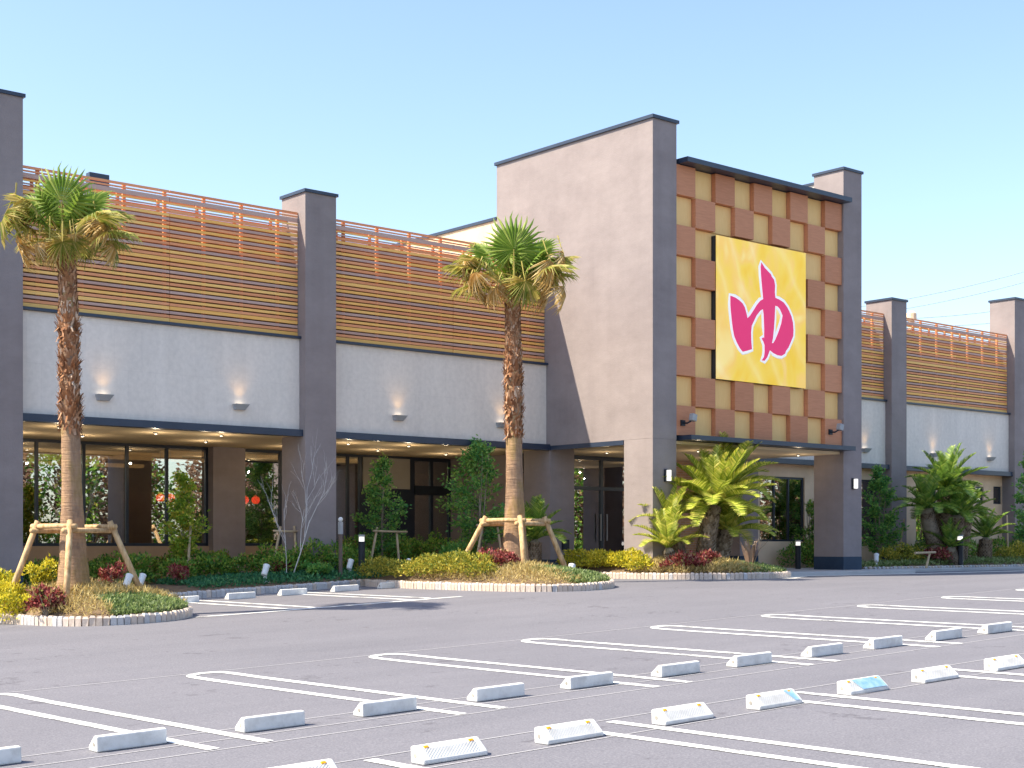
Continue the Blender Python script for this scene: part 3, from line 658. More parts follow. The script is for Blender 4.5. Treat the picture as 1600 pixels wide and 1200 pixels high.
def bed(name, poly, mound, kerb_from, kerb_to, grey=.0, rnd=1.0, pitch=.101):
    pts = smooth_path(poly, True); pts = np.array(pts); n = len(pts)
    cx, cy = pts.mean(0)
    rings = [1.0, .94, .8, .6, .35, .12]; vs = []; fs = []
    for rr in rings:
        for p in pts:
            q = np.array([cx, cy]) + (p - [cx, cy]) * rr
            hgt = .09 + mound * (1 - rr ** 2) ** .8
            vs.append((q[0], q[1], float(gz(q[0], q[1])) + hgt))
    for i in range(len(rings) - 1):
        for k in range(n): fs.append((i * n + k, i * n + (k + 1) % n, (i + 1) * n + (k + 1) % n, (i + 1) * n + k))
    fs.append(tuple((len(rings) - 1) * n + k for k in range(n)))
    o = tag(MB().add(vs, fs).build(name, 'soil', smooth=True), kind='structure')
    # kerb stones along the outline, only where the photo can show them
    acc = 0.0; loop = np.vstack([pts, pts[:1]]); k = 0
    for a, b in zip(loop[:-1], loop[1:]):
        L = np.linalg.norm(b - a); d = (b - a) / L; t = acc
        while t < L:
            q = a + d * t; ang = math.atan2(d[1], d[0])
            if kerb_from(q):
                inst('kerb_stone', stone_me[(k * 7 % 3) * 2 + (1 if random.random() < grey else 0)], o, Matrix.Translation((q[0], q[1], float(gz(q[0], q[1])) + random.uniform(-.008, .008))) @ Matrix.Rotation(ang + random.uniform(-.06, .06), 4, 'Z')); k += 1
            t += pitch
        acc = t - L
    BEDS_L.append((pts, mound)); return o
bed('planting_island', [(9.0, 27.5), (8.85, 24), (9.0, 21.5), (9.7, 20.75), (11.0, 20.85), (11.75, 22.0), (11.8, 27.5)], .38, lambda q: q[1] < 24.8, None, .25)
bed('planting_island', [(18.1, 27.2), (18.0, 23.5), (18.2, 21.0), (19.3, 20.45), (20.6, 20.9), (21.4, 22.2), (21.6, 27.2)], .30, lambda q: q[1] < 26.2, None, .1)
bed('planting_island', [(24.2, 27.8), (24.3, 24.6), (24.9, 22.8), (26.2, 21.8), (27.9, 22.2), (28.6, 23.6), (27.0, 24.3), (26.3, 24.4), (25.25, 26.5), (25.2, 27.8)], .32, lambda q: q[1] < 26.6 and q[0] < 28.7, None, .1)
bed('planting_bed', [(11.9, 26.35), (15, 25.95), (18.0, 26.3), (21.8, 26.6), (25.0, 27.0), (25.1, 33.0), (11.2, 33.0), (11.3, 26.4)], .16, lambda q: q[1] < 26.8 and q[0] < 18.2, None, .8)
bed('planting_bed', [(34.4, 25.3), (39, 25.35), (46, 25.4), (55, 25.4), (55, 28.55), (34.4, 28.55)], .16, lambda q: q[1] < 25.6, None, .5, pitch=.16)
def bz(x, y, extra=0.0):
    # height of the bed surface at a point, by casting onto the nearest bed mesh formula
    best = float(gz(x, y))
    for pts, mound in BEDS_L:
        c0 = pts.mean(0); d = np.array([x, y]) - c0; r = np.linalg.norm(d)
        ang = np.arctan2(pts[:, 1] - c0[1], pts[:, 0] - c0[0]); da = np.abs((ang - math.atan2(d[1], d[0]) + math.pi) % (2 * math.pi) - math.pi)
        rim = np.linalg.norm(pts[da.argmin()] - c0); rr = r / rim
        if rr <= 1.0: best = max(best, float(gz(x, y)) + .09 + mound * (1 - rr ** 2) ** .8)
    return best + extra

# ------------------------------------------------------------------ vegetation
def leaves(name, V, mat, parent=None): 
    me = quads_mesh(name, V); o = bpy.data.objects.new(name, me); return link(o, parent, mat)
def shell_pts(n, c, r, lump=.18, low=-.2):
    d = unit(rng.normal(size=(n, 3))); d[:, 2] = np.where(d[:, 2] < low, -d[:, 2], d[:, 2])
    k = rng.uniform(.45, 1.0, n) ** .5
    l = 1 + lump * (np.sin(d[:, 0] * 5 + c[0] * 3) * np.cos(d[:, 1] * 6 + c[1] * 5) + .6 * np.sin(d[:, 2] * 9 + c[0]))
    return np.array(c) + d * np.array(r) * (k * l)[:, None], d
def lumps(spec, n, L, W, lump=.2):
    Q = []
    w = np.array([s[1][0] * s[1][1] + s[1][0] * s[1][2] for s in spec]); w = w / w.sum()
    for (c, r), f in zip(spec, w):
        P, d = shell_pts(max(30, int(n * f)), c, r, lump); Q.append(leaf_quads(P, L, W, d + np.array([0, 0, .5]), 1.1))
    return np.concatenate(Q)
def row_lumps(x0, y0, x1, y1, k, r, jit=.1):
    sp = []
    for i in range(k):
        t = (i + .5) / k; x = x0 + (x1 - x0) * t + random.uniform(-jit, jit); y = y0 + (y1 - y0) * t + random.uniform(-jit, jit); q = random.uniform(.8, 1.2)
        sp.append(((x, y, bz(x, y) + r[2] * .35 * q), (r[0] * q, r[1] * q, r[2] * q)))
    return sp
def stuff(name, V, mat, label): return tag(leaves(name, V, mat), label, kind='stuff')
def area_pts(n, poly, inside):
    P = []
    x0, x1, y0, y1 = poly
    while len(P) < n:
        x, y = random.uniform(x0, x1), random.uniform(y0, y1)
        if inside(x, y): P.append((x, y, bz(x, y)))
    return np.array(P)
def bush(name, label, c, r, n, L, W, mat, cat='shrub', group=None, k=10):
    z = bz(*c); t = thing(name, (c[0], c[1], z), label, cat, group)
    sp = [((c[0] + random.uniform(-.7, .7) * r[0], c[1] + random.uniform(-.7, .7) * r[1], z + r[2] * random.uniform(.2, .75)), (r[0] * random.uniform(.2, .5), r[1] * random.uniform(.2, .5), r[2] * random.uniform(.25, .5))) for _ in range(k)]
    leaves('foliage', lumps(sp, n, L, W, .35), mat, t)
    m = MB()
    for _ in range(7): a = random.uniform(0, 6.28); m.tube([(c[0], c[1], z - .05), (c[0] + math.cos(a) * r[0] * .3, c[1] + math.sin(a) * r[1] * .3, z + r[2] * .4), (c[0] + math.cos(a) * r[0] * .6, c[1] + math.sin(a) * r[1] * .6, z + r[2] * .8)], [.012, .009, .005], 5)
    m.build('stem', 'bark', t); return t

# island plantings
def island_inside(i, shrink=.97):
    pts, _ = BEDS_L[i]; c0 = pts.mean(0)
    def f(x, y):
        d = np.array([x, y]) - c0; ang = np.arctan2(pts[:, 1] - c0[1], pts[:, 0] - c0[0]); da = np.abs((ang - math.atan2(d[1], d[0]) + math.pi) % (2 * math.pi) - math.pi)
        return np.linalg.norm(d) < shrink * np.linalg.norm(pts[da.argmin()] - c0)
    return f
def carpet(i, box, cond, n, L, W, mat, label, up=1.2, name='ground_cover'):
    ins = island_inside(i)
    P = area_pts(n, box, lambda x, y: ins(x, y) and cond(x, y)); D = np.tile([0, 0, up], (n, 1)) + rng.normal(size=(n, 3)) * .5
    P[:, 2] += rng.uniform(-.01, .07, n) * (L / .09)
    return stuff(name, leaf_quads(P, L, W, D, 1.0), mat, label)
# front island (left)
stuff('shrubbery', lumps(row_lumps(9.05, 22.5, 9.1, 25.2, 6, (.3, .36, .36)), 7000, .07, .035), 'lf_yel', 'bright yellow feathery shrubs at the left edge of the front palm island')
bush('red_shrub', 'red-leaved shrub beside the log prop of the front palm', (9.12, 21.75), (.36, .36, .4), 2000, .07, .04, 'lf_red')
bush('red_shrub', 'small red-tipped plant right of the front palm trunk', (10.75, 22.9), (.2, .2, .42), 500, .08, .035, 'lf_red')
bush('yellow_shrub', 'small yellow shrub right behind the red shrub of the front palm', (9.75, 23.6), (.28, .28, .5), 900, .07, .035, 'lf_yel')
carpet(0, (9, 11.7, 20.8, 23.6), lambda x, y: not (x > 9.85 and y < 21.75), 6500, .13, .014, 'lf_straw', 'dry straw-coloured grass around the front palm trunk')
carpet(0, (9.6, 11.7, 20.8, 22.0), lambda x, y: x - 9.75 > (y - 20.7) * .2, 6000, .07, .035, 'lf_mat', 'pale green creeping ground cover along the tip of the front palm island')
# second island
stuff('shrubbery', lumps(row_lumps(18.35, 26.3, 18.45, 22.4, 10, (.4, .42, .27)), 8000, .07, .035), 'lf_ygr', 'yellow-green shrubs along the left side of the second palm island')
bush('red_shrub', 'red shrub left of the second palm trunk', (19.1, 22.9), (.45, .4, .32), 1800, .08, .04, 'lf_red')
bush('red_shrub', 'red shrub behind the second palm trunk, at its right', (21.3, 24.5), (.4, .35, .3), 1200, .08, .04, 'lf_red')
bush('red_shrub', 'low dark red shrub close against the foot of the second palm', (20.0, 24.0), (.4, .3, .3), 900, .07, .04, 'lf_red')
carpet(1, (18.2, 21.6, 20.6, 24.5), lambda x, y: not (x > 19.5 and y < 22.2 + (x - 19.5) * .55), 7000, .12, .016, 'lf_straw', 'dry straw-coloured planting below the second palm')
carpet(1, (19.2, 21.6, 20.6, 23.6), lambda x, y: y < 22.2 + (x - 19.5) * .6, 7000, .075, .035, 'lf_mat', 'pale green ground cover at the tip of the second palm island')
# third island
stuff('shrubbery', lumps(row_lumps(24.55, 26.5, 24.75, 24.0, 6, (.36, .4, .27)), 8000, .07, .035), 'lf_yel', 'bright yellow shrubs in front of the glass entrance doors')
bush('red_shrub', 'pinkish red shrub left of the sunlit cycad trunk', (25.1, 23.3), (.6, .5, .3), 2400, .08, .04, 'lf_red')
bush('red_shrub', 'low red shrub at the foot of the sunlit cycads', (25.7, 23.3), (.4, .4, .26), 1300, .08, .04, 'lf_red')
carpet(2, (24.4, 28.5, 21.9, 24.4), lambda x, y: x < 26.4, 6000, .13, .02, 'lf_straw', 'straw-yellow grass in front of the sunlit cycads')
carpet(2, (25.2, 28.5, 21.9, 24.4), lambda x, y: x + y * .3 > 32.5, 5000, .08, .04, 'lf_mat', 'green ground cover at the rounded tip by the entrance')
# building bed (left)
stuff('shrubbery', lumps(row_lumps(11.6, 28.9, 17.2, 28.6, 12, (.46, .46, .42), .25) + row_lumps(12.4, 30.2, 17.4, 30.4, 8, (.45, .45, .42), .3) + row_lumps(18.7, 29.4, 24.6, 29.6, 10, (.5, .5, .55), .3) + row_lumps(16.6, 27.9, 19.4, 27.9, 5, (.45, .4, .45), .15), 30000, .085, .045), 'lf_green', 'dark green leafy shrubs filling the bed below the windows')
carpet(3, (11.5, 25, 26.4, 28.6), lambda x, y: x > 14.3, 11000, .09, .045, 'lf_dmat', 'low dark green ground cover behind the bed kerb')
for x, y, r, lb_ in ((13.1, 27.3, .3, 'small lime green shrub beside the spotlight near the front palm'), (22.2, 28.3, .55, 'round green shrub behind the second palm, left of its trunk'), (17.4, 27.0, .3, 'small bright green shrub beside the brown post')):
    bush('green_shrub', lb_, (x, y), (r, r, r * 1.1), 1200, .08, .045, 'lf_tree')
for x, y, lb_ in ((14.4, 27.6, 'small dark red plant in the bed below the staked lime tree'), (17.1, 28.0, 'dark red plant beside the bare sapling stakes'), (12.2, 27.6, 'dark red plant right of the front palm props')):
    bush('red_shrub', lb_, (x, y), (.3, .3, .35), 600, .08, .04, 'lf_red')
# right bed
stuff('shrubbery', lumps(row_lumps(34.8, 28.0, 38, 28.0, 5, (.5, .4, .55), .2) + row_lumps(41.3, 28.0, 51, 28.0, 10, (.5, .4, .55), .2), 9000, .1, .05), 'lf_green', 'dark green shrubs at the foot of the right wing wall')
stuff('shrubbery', lumps(row_lumps(37.3, 26.3, 39.0, 26.2, 4, (.45, .4, .42), .1) + row_lumps(43.5, 26.2, 46, 26.2, 4, (.45, .4, .4), .1), 4500, .09, .045), 'lf_ygr', 'yellow-green shrubs beside the dark cycads')
carpet(4, (35, 51, 25.5, 26.6), lambda x, y: True, 5000, .12, .06, 'lf_mat', 'pale low planting along the right wing kerb')
bush('red_shrub', 'dark red shrub below the dark cycads', (39.3, 25.8), (.6, .4, .45), 1200, .1, .05, 'lf_red')

# small staked trees
def small_tree(name, label, x, y, top, w, n, mat, L=.085, W=.05, base=.35, stems=3, shape=1.0):
    z = bz(x, y); h = top - z; t = thing(name, (x, y, z), label, 'tree')
    tk = MB(); cen = []
    for s_ in range(stems):
        a = random.uniform(0, 6.28); rr = .0 if s_ == 0 else w * .18
        p = [(x + rr * math.cos(a) * q + random.uniform(-.02, .02), y + rr * math.sin(a) * q + random.uniform(-.02, .02), z - .05 + h * .93 * q) for q in (0, .25, .5, .75, 1.0)]
        tk.tube(p, [.028, .022, .017, .011, .005], 6)
    Q = []
    nb = 40
    for b in range(nb):
        u_ = ((b + random.random()) / nb) ** 1.15; q = base + (1 - base) * u_; zz = z + h * q
        rad = w * .56 * (1 - u_) ** .75 * (.45 + .55 * min(1, u_ / .22)) * random.uniform(.55, 1.2) + .04; a = random.uniform(0, 6.28)
        e = np.array([x + rad * math.cos(a), y + rad * math.sin(a), min(top, zz + rad * random.uniform(.1, .7))]); s0 = np.array([x, y, zz - .05])
        tk.tube([s0, s0 * .5 + e * .5 + np.array([0, 0, .03]), e], [.009, .006, .003], 5, False)
        m_ = max(8, int(n / nb)); u = rng.uniform(.25, 1.08, (m_, 1)); P = s0 + (e - s0) * u + rng.normal(size=(m_, 3)) * (.035 + .045 * w * .5)
        Q.append(leaf_quads(P, L, W, np.tile((e - s0), (m_, 1)) + [0, 0, -.1], 1.2))
    tk.build('trunk', 'bark', t, smooth=True); leaves('crown', np.concatenate(Q), mat, t); return t
small_tree('lime_tree', 'young lime green tree in front of the first window bay', 15.26, 29.0, 3.4, .98, 3600, 'lf_lime', base=.22)
small_tree('young_tree', 'slender dark green young tree in front of the second bay glass', 20.58, 29.0, 3.92, 1.25, 3600, 'lf_tree', base=.15)
small_tree('young_tree', 'broad airy green tree behind the second palm', 22.8, 28.0, 4.4, 1.9, 4600, 'lf_tree', base=.22, L=.1)
small_tree('young_tree', 'green tree between the tower pillar and the right wing pillar', 38.4, 27.3, 4.25, 1.35, 3600, 'lf_tree', base=.1, L=.11, W=.06)
small_tree('young_tree', 'green tree cut by the right picture edge', 46.75, 27.0, 5.2, 1.2, 2600, 'lf_tree', base=.2, L=.12, W=.07)
small_tree('young_tree', 'dark green young tree standing before the window under the tower canopy', 36.0, 28.05, 3.2, .9, 1800, 'lf_green', base=.1, L=.1)
# bare sapling
t = thing('bare_sapling', (16.93, 27.38, 1.02), 'leafless pale sapling leaning beside the pillar', 'sapling'); m = MB()
def twig(p, d, l, r, dep):
    q = p + d * l; m.tube([p, (p + q) / 2 + Vector((random.uniform(-.03, .03), 0, random.uniform(-.02, .02))), q], [r, r * .85, r * .65], 5, False)
    if dep:
        for _ in range(3 if dep > 1 else 2):
            dd = (d + Vector((random.uniform(-.55, .55), random.uniform(-.5, .5), random.uniform(-.1, .35)))).normalized(); s0 = p.lerp(q, random.uniform(.45, 1))
            twig(s0, dd, l * random.uniform(.5, .75), r * .6, dep - 1)
twig(Vector((16.95, 27.35, 1.02)), Vector((.36, 0, 1)).normalized(), 1.5, .015, 4)
twig(Vector((16.9, 27.4, 1.02)), Vector((.02, .1, 1)).normalized(), 1.1, .011, 3)
m.build('branches', 'bare', t, smooth=True)
def log(mb_, a, b, r=.04): mb_.tube([a, tuple((np.array(a) + np.array(b)) / 2 + rng.normal(size=3) * .006), b], [r * 1.06, r, r * .95], 9)
def stake_pair(label, legs, bar, r=.03):
    t = thing('tree_stake', legs[0][0], label, 'stake')
    for a, b in legs: mb = MB(); log(mb, a, b, r); mb.build('leg', 'stake', t, smooth=True)
    if bar: mb = MB(); log(mb, *bar, r * .9); mb.build('crossbar', 'stake', t, smooth=True)
stake_pair('single slanting stake in front of the lime green tree', [((15.12, 28.6, .95), (15.3, 28.75, 2.3))], None)
stake_pair('pale stake frame of two poles and a crossbar by the bare sapling', [((17.0, 28.3, 1.05), (17.42, 28.5, 2.3)), ((17.75, 28.3, 1.05), (17.78, 28.5, 2.32))], ((17.2, 28.45, 2.2), (18.05, 28.45, 2.2)))
stake_pair('stake frame before the slender dark green tree', [((19.75, 28.4, 1.1), (20.15, 28.6, 2.3)), ((20.75, 28.5, 1.1), (20.72, 28.6, 2.2))], ((20.0, 28.55, 2.22), (21.0, 28.55, 2.2)))
stake_pair('stake frame behind the second palm island under the airy tree', [((22.15, 27.4, 1.1), (22.6, 27.6, 2.4)), ((23.1, 27.4, 1.1), (23.05, 27.6, 2.4))], ((22.35, 27.55, 2.36), (23.35, 27.55, 2.36)))
stake_pair('thin stake leaning left of the dark cycads', [((38.6, 26.8, 1.1), (39.3, 27.0, 2.7))], None, .025)
stake_pair('pale stake at the right picture edge', [((45.2, 26.9, 1.1), (45.3, 27, 2.9))], None, .03)
t = thing('low_trestle', (37.6, 25.0, 1.19), 'low wooden T-shaped trestle at the kerb by the dark cycads', 'trestle')
mb = MB(); log(mb, (37.5, 25.0, 1.19), (37.75, 25.05, 1.62), .035); mb.build('leg', 'stake', t); mb = MB(); log(mb, (37.0, 25.05, 1.64), (38.05, 25.05, 1.66), .035); mb.build('bar', 'stake', t)

# fan palms
def fan_mesh(kind, seed):
    r_ = np.random.default_rng(seed); ns = 30 if kind != 'dry' else 20; spread = R(300 if kind == 'green' else 250 if kind == 'yellow' else 170); V = []; F = []
    for i in range(ns):
        a = -spread / 2 + spread * (i + .5) / ns; da = spread / ns * .5
        Rr = (1.0 - .22 * abs(a) / (spread / 2)) * r_.uniform(.9, 1.05); fr = .58 if kind == 'green' else .4
        sag = .12 if kind == 'green' else .3 if kind == 'yellow' else .55
        def p(rad, an, z): return (rad * math.cos(an), rad * math.sin(an), z - sag * rad ** 2.2 * (1 + .5 * abs(a)))
        o = len(V); zf = .03
        an = a + (r_.normal() * .05 if kind != 'green' else 0)
        V += [p(.02, a, 0), p(Rr * fr, a - da, -zf), p(Rr * fr, a, zf), p(Rr * fr, a + da, -zf), p(Rr * .82, an - da * .35, -.03 - (r_.uniform(0, .12) if kind != 'green' else 0)), p(Rr * .82, an + da * .35, -.03)]
        tip = p(Rr, an + r_.normal() * .05, -.06 - r_.uniform(.0, .3 if kind != 'green' else .10)); V.append(tip)
        F += [(o, o + 1, o + 2), (o, o + 2, o + 3), (o + 1, o + 4, o + 2), (o + 2, o + 4, o + 5), (o + 2, o + 5, o + 3), (o + 4, o + 6, o + 5)]
    # petiole
    P = MB(); P.v, P.f = V, F
    nb = len(F); P.tube([(0, 0, 0), (-.35, 0, -.02), (-.8, 0, -.0)], [.012, .018, .028], 5)
    me = P.mesh('frond'); me.materials.append(M['fan_g' if kind == 'green' else 'fan_y' if kind == 'yellow' else 'fan_d']); me.materials.append(M['petiole'])
    me.polygons.foreach_set('material_index', [0] * nb + [1] * (len(me.polygons) - nb)); return me
FAN = {k: [fan_mesh(k, s + 11) for s in range(4)] for k in ('green', 'yellow', 'dry')}
def aim(pos, d, up, scale):   # local +x along d, +z toward up
    d = Vector(d).normalized(); z = (Vector(up) - d * Vector(up).dot(d)).normalized(); y = z.cross(d)
    m_ = Matrix((d, y, z)).transposed().to_4x4(); return Matrix.Translation(Vector(pos)) @ m_ @ Matrix.Scale(scale, 4)
TOCAM = Vector((-.6, -.8, 0))
def palm(label, x, y, ztop, lean, rb, rm, husk, size, seed):
    z = bz(x, y); rr = random.Random(seed); t = thing('fan_palm', (x, y, z), label, 'palm tree', 'fan palms on the kerbed islands')
    H = ztop - z; prof_ = [(0, rb * 1.25), (.06, rb), (.14, rb * .84), (.3, rm * 1.08), (.45, rm), (.62, rm), (.8, rm * .95), (.93, rm * .9), (1.0, rm * .75)]
    def ax(q): return Vector((x + lean[0] * q, y + lean[1] * q, z - .08 + (H + .08) * q))
    pts = []; rad = []
    for k in range(41):
        q = k / 40; pts.append(ax(q)); rad.append(float(np.interp(q, [p[0] for p in prof_], [p[1] for p in prof_])) * (1 + .02 * math.sin(k * 2.3)))
    tk = MB().tube(pts, rad, 20).build('trunk', 'ptrunk', t, smooth=True)
    V = []
    q0, q1 = husk
    n = 1500
    q = q0 + (q1 - q0) * rng.uniform(0, 1, n); 
    for qq in q:
        a = rr.uniform(0, 6.28); r0 = float(np.interp(qq, [p[0] for p in prof_], [p[1] for p in prof_])) ; c = ax(qq); rd = Vector((math.cos(a), math.sin(a), 0)); tg = Vector((-math.sin(a), math.cos(a), 0))
        shag = 1.0 + .9 * math.sin((qq - q0) / (q1 - q0) * 14 + seed) ** 2 if qq < q0 + (q1 - q0) * .6 else .55
        w = rr.uniform(.02, .045) * (rm / .16); L = rr.uniform(.07, .16) * (rm / .16); b0 = c + rd * (r0 * .97); up = rr.choice((1, 1, 1, -1)); out = rr.uniform(.01, .06) * shag
        tip = b0 + rd * out + Vector((0, 0, up * L)) + tg * rr.uniform(-.05, .05)
        V.append([b0 - tg * w, b0 + tg * w, tip + tg * w * .4, tip - tg * w * .4])
    leaves('husk', np.array([[list(p) for p in v] for v in V]), 'husk', tk)
    top = ax(1.0)
    def put(kind, az, el, dist, sc, upv=None, roll=0):
        d = Vector((math.cos(az) * math.cos(el), math.sin(az) * math.cos(el), math.sin(el)))
        upv = upv or Vector((math.cos(az + roll), math.sin(az + roll), 1.2 if el < .9 else .2))
        inst('frond', rr.choice(FAN[kind]), t, aim(top + d * dist, d, upv, sc))
    ca = math.atan2(TOCAM.y, TOCAM.x)
    # broad upright fan facing the lot, then the spiral of the rest
    hub = top + Vector((0, 0, .60 * size)) + TOCAM * .36 * size
    inst('frond', FAN['green'][0], t, aim(hub, Vector((-.05, -.05, 1)), TOCAM + Vector((0, 0, .15)), .66 * size))
    MB().tube([top, top.lerp(hub, .5) + Vector((0, 0, .06)), hub], [.03, .022, .014], 6, False).build('frond_stalk', 'petiole', t)
    RIGHT = Vector((.76, -.65, 0))
    for sd, sc_, up_ in ((.62, .5, .55), (-.62, .46, .5), (.95, .42, .3), (-.98, .44, .28)):
        h2 = top + RIGHT * sd * size * .62 + Vector((0, 0, (.3 + up_ * .5) * size)) + TOCAM * .1 * size
        inst('frond', FAN['yellow' if abs(sd) > .9 else 'green'][1], t, aim(h2, RIGHT * sd + Vector((0, 0, up_)), TOCAM * .6 + Vector((0, 0, .8)), sc_ * size))
        MB().tube([top, top.lerp(h2, .5) + Vector((0, 0, .05)), h2], [.026, .018, .012], 5, False).build('frond_stalk', 'petiole', t)
    for k in range(7): put('green', ca + rr.uniform(1.0, 5.28), rr.uniform(.7, 1.4), rr.uniform(.42, .62) * size, rr.uniform(.45, .62) * size)
    for k in range(10):
        a = ca + 1.0 + (4.28 * k / 9) + rr.uniform(-.15, .15); put('yellow', a, rr.uniform(.2, .75), rr.uniform(.6, .85) * size, rr.uniform(.4, .55) * size)
    for k in range(22):
        a = k * 2.4 + rr.uniform(-.3, .3); front = math.cos(a - ca) > .75
        e = rr.uniform(-.25, .05) if front else rr.uniform(-.1, .6); base = top + Vector((math.cos(a) * math.cos(e), math.sin(a) * math.cos(e), math.sin(e) + .1)) * (rr.uniform(.35, .6) if front else rr.uniform(.6, 1.0)) * size
        dn = Vector((math.cos(a) * rr.uniform(.0, .75), math.sin(a) * rr.uniform(.0, .75), -1)); inst('frond', rr.choice(FAN['dry' if rr.random() < .75 else 'yellow']), t, aim(base, dn, Vector((math.cos(a), math.sin(a), .2)), rr.uniform(.28, .5) * size))
        mb = MB().tube([top, top.lerp(base, .5) + Vector((0, 0, .06)), base], [.022, .015, .01], 5, False); mb.build('frond_stalk', 'petiole', t)
    return t
palm('fan palm on the front left island with dry hanging fronds', 10.0, 22.75, 6.78, (-.12, .0), .25, .150, (.47, .985), 1.02, 3)
palm('fan palm on the middle island before the second bay', 20.6, 24.05, 7.42, (-.08, 0), .29, .175, (.47, .985), 1.3, 5)

def prop(label, x, y, feet, zt, r=.05):
    z = bz(x, y); t = thing('palm_prop', (x, y, z), label, 'tree support', 'log frames propping the palms')
    tops = []
    for fx, fy in feet:
        tx, ty = x + (fx - x) * .5, y + (fy - y) * .5; a = (fx, fy, bz(fx, fy) - .08); b = (tx, ty, zt + .1); mb = MB(); log(mb, a, b, r); mb.build('leg', 'log', t, smooth=True); tops.append(((fx - x) * .5 , (fy - y) * .5))
    n = len(tops)
    for i in range(n):
        a, b = np.array(tops[i]), np.array(tops[(i + 1) % n]); d = (b - a) / np.linalg.norm(b - a); a2, b2 = a - d * .14, b + d * .14; dz = (i % 2) * .07
        mb = MB(); log(mb, (x + a2[0], y + a2[1], zt - .06 + dz), (x + b2[0], y + b2[1], zt - .06 + dz), r * .85); mb.build('crossbar', 'log', t, smooth=True)
def feet(x, y, rad, ang): return [(x + rad * math.cos(R(a)), y + rad * math.sin(R(a))) for a in ang]
prop('pale log frame propping the front left palm', 10.0, 22.75, feet(10.0, 22.75, 1.12, (-120, -25, 60, 155)), 2.18)
prop('pale log frame propping the middle palm', 20.6, 24.05, feet(20.6, 24.05, 1.3, (-122, -28, 60, 152)), 2.4, .058)

# cycads
def frond_mesh(arch, seed, mat, n=38):
    r_ = np.random.default_rng(seed); V = []; F = []
    def c(s): return np.array([s * math.cos(arch * s * .5), 0, s * math.sin(.35) * 0 + (.28 * s - arch * .55 * s * s)])
    for i in range(n):
        s = .12 + .88 * (i + .5) / n; ll = .23 * (math.sin(math.pi * (.14 + .8 * s)) ** .7) * r_.uniform(.9, 1.05); p = c(s); q = c(min(1, s + .02)); tg = unit(q - p)
        for sd in (-1, 1):
            d = unit(tg * .7 + np.array([0, sd, .5]) + r_.normal(size=3) * .05); w = tg * .0105; o = len(V)
            V += [p - w, p + w, p + d * ll * .6 + w * .8, p + d * ll + np.array([0, 0, -.02]), p + d * ll * .6 - w * .8]; F += [(o, o + 1, o + 2, o + 3, o + 4)]
    m_ = MB(); m_.v = [tuple(v) for v in V]; m_.f = F; nb = len(F)
    m_.tube([tuple(c(s)) for s in np.linspace(0, 1, 9)], list(np.linspace(.012, .004, 9)), 5, False)
    me = m_.mesh('frond'); me.materials.append(M[mat]); return me
CYC = {m_: [frond_mesh(a, i, m_) for i, a in enumerate((.25, .5, .75, 1.0))] for m_ in ('cyc_g', 'cyc_d')}
def cycad(label, heads, mat, x, y, group=None):
    z = bz(x, y); t = thing('cycad', (x, y, z), label, 'cycad', group)
    for (p0, p1, r0, size, n, lo) in heads:
        p0, p1 = Vector(p0), Vector(p1); ax = (p1 - p0); L = ax.length; u = ax.normalized(); mid = p0.lerp(p1, .5) + Vector((ax.x * -.08, 0, 0))
        tk = MB().tube([p0, p0.lerp(p1, .3) * .97 + mid * .03, mid, p0.lerp(p1, .8), p1, p1 + u * .08], [r0 * 1.25, r0 * 1.08, r0, r0 * .95, r0 * .8, r0 * .3], 14).build('trunk', 'bark', t, smooth=True)
        V = []; s1 = u.cross(Vector((0, 1, 0))).normalized(); s2 = u.cross(s1); rows = max(5, int(L / .05))
        for i in range(rows):
            for k in range(16):
                a = 2 * math.pi * (k + .5 * (i % 2)) / 16; rd = s1 * math.cos(a) + s2 * math.sin(a); tg = u.cross(rd); q = i / rows; c = p0.lerp(p1, q) + (mid - p0.lerp(p1, .5)) * (4 * q * (1 - q)); rr0 = r0 * (1.2 - .3 * q)
                b0 = c + rd * rr0 * .95; w = r0 * .17; tip = b0 + rd * .035 + u * .05; V.append([b0 - tg * w - u * .015, b0 + tg * w - u * .015, tip + tg * w * .5, tip - tg * w * .5])
        leaves('trunk_scales', np.array([[list(p) for p in v] for v in V]), 'cyc_t', tk)
        for k in range(n):
            q = (k + .5) / n; az = k * 2.39996 + random.uniform(-.2, .2); el = 1.35 - (1.35 - lo) * q ** .8 + random.uniform(-.12, .12)
            d = Vector((math.cos(az) * math.cos(el), math.sin(az) * math.cos(el), math.sin(el))); up = Vector((-math.cos(az) * math.sin(el), -math.sin(az) * math.sin(el), math.cos(el))) + Vector((0, 0, .001))
            inst('frond', CYC[mat][min(3, int(q * 3) + random.randint(0, 1))], t, aim(p1 + u * .05, d, up, size * random.uniform(.85, 1.1)))
    return t
gzc = bz(25.9, 23.7)
cycad('sunlit cycad clump with a leaning scaly trunk by the entrance', [((26.35, 23.75, gzc - .1), (26.95, 24.0, 2.8), .2, 1.5, 48, -.1), ((26.9, 24.3, gzc - .1), (28.3, 24.6, 3.3), .17, 1.4, 28, -.1),
    ((25.4, 23.9, gzc - .1), (25.25, 23.9, 1.75), .15, 1.05, 22, .25), ((27.1, 24.0, gzc - .1), (27.65, 24.2, 2.15), .22, 1.3, 24, .0), ((26.0, 24.1, gzc - .1), (25.85, 24.4, 2.3), .15, 1.05, 18, .3)], 'cyc_g', 26.3, 23.8)
cycad('small dark cycad behind the second palm trunk', [((23.1, 26.3, 1.1), (23.15, 26.3, 1.95), .16, 1.05, 26, .1)], 'cyc_d', 23.1, 26.3)
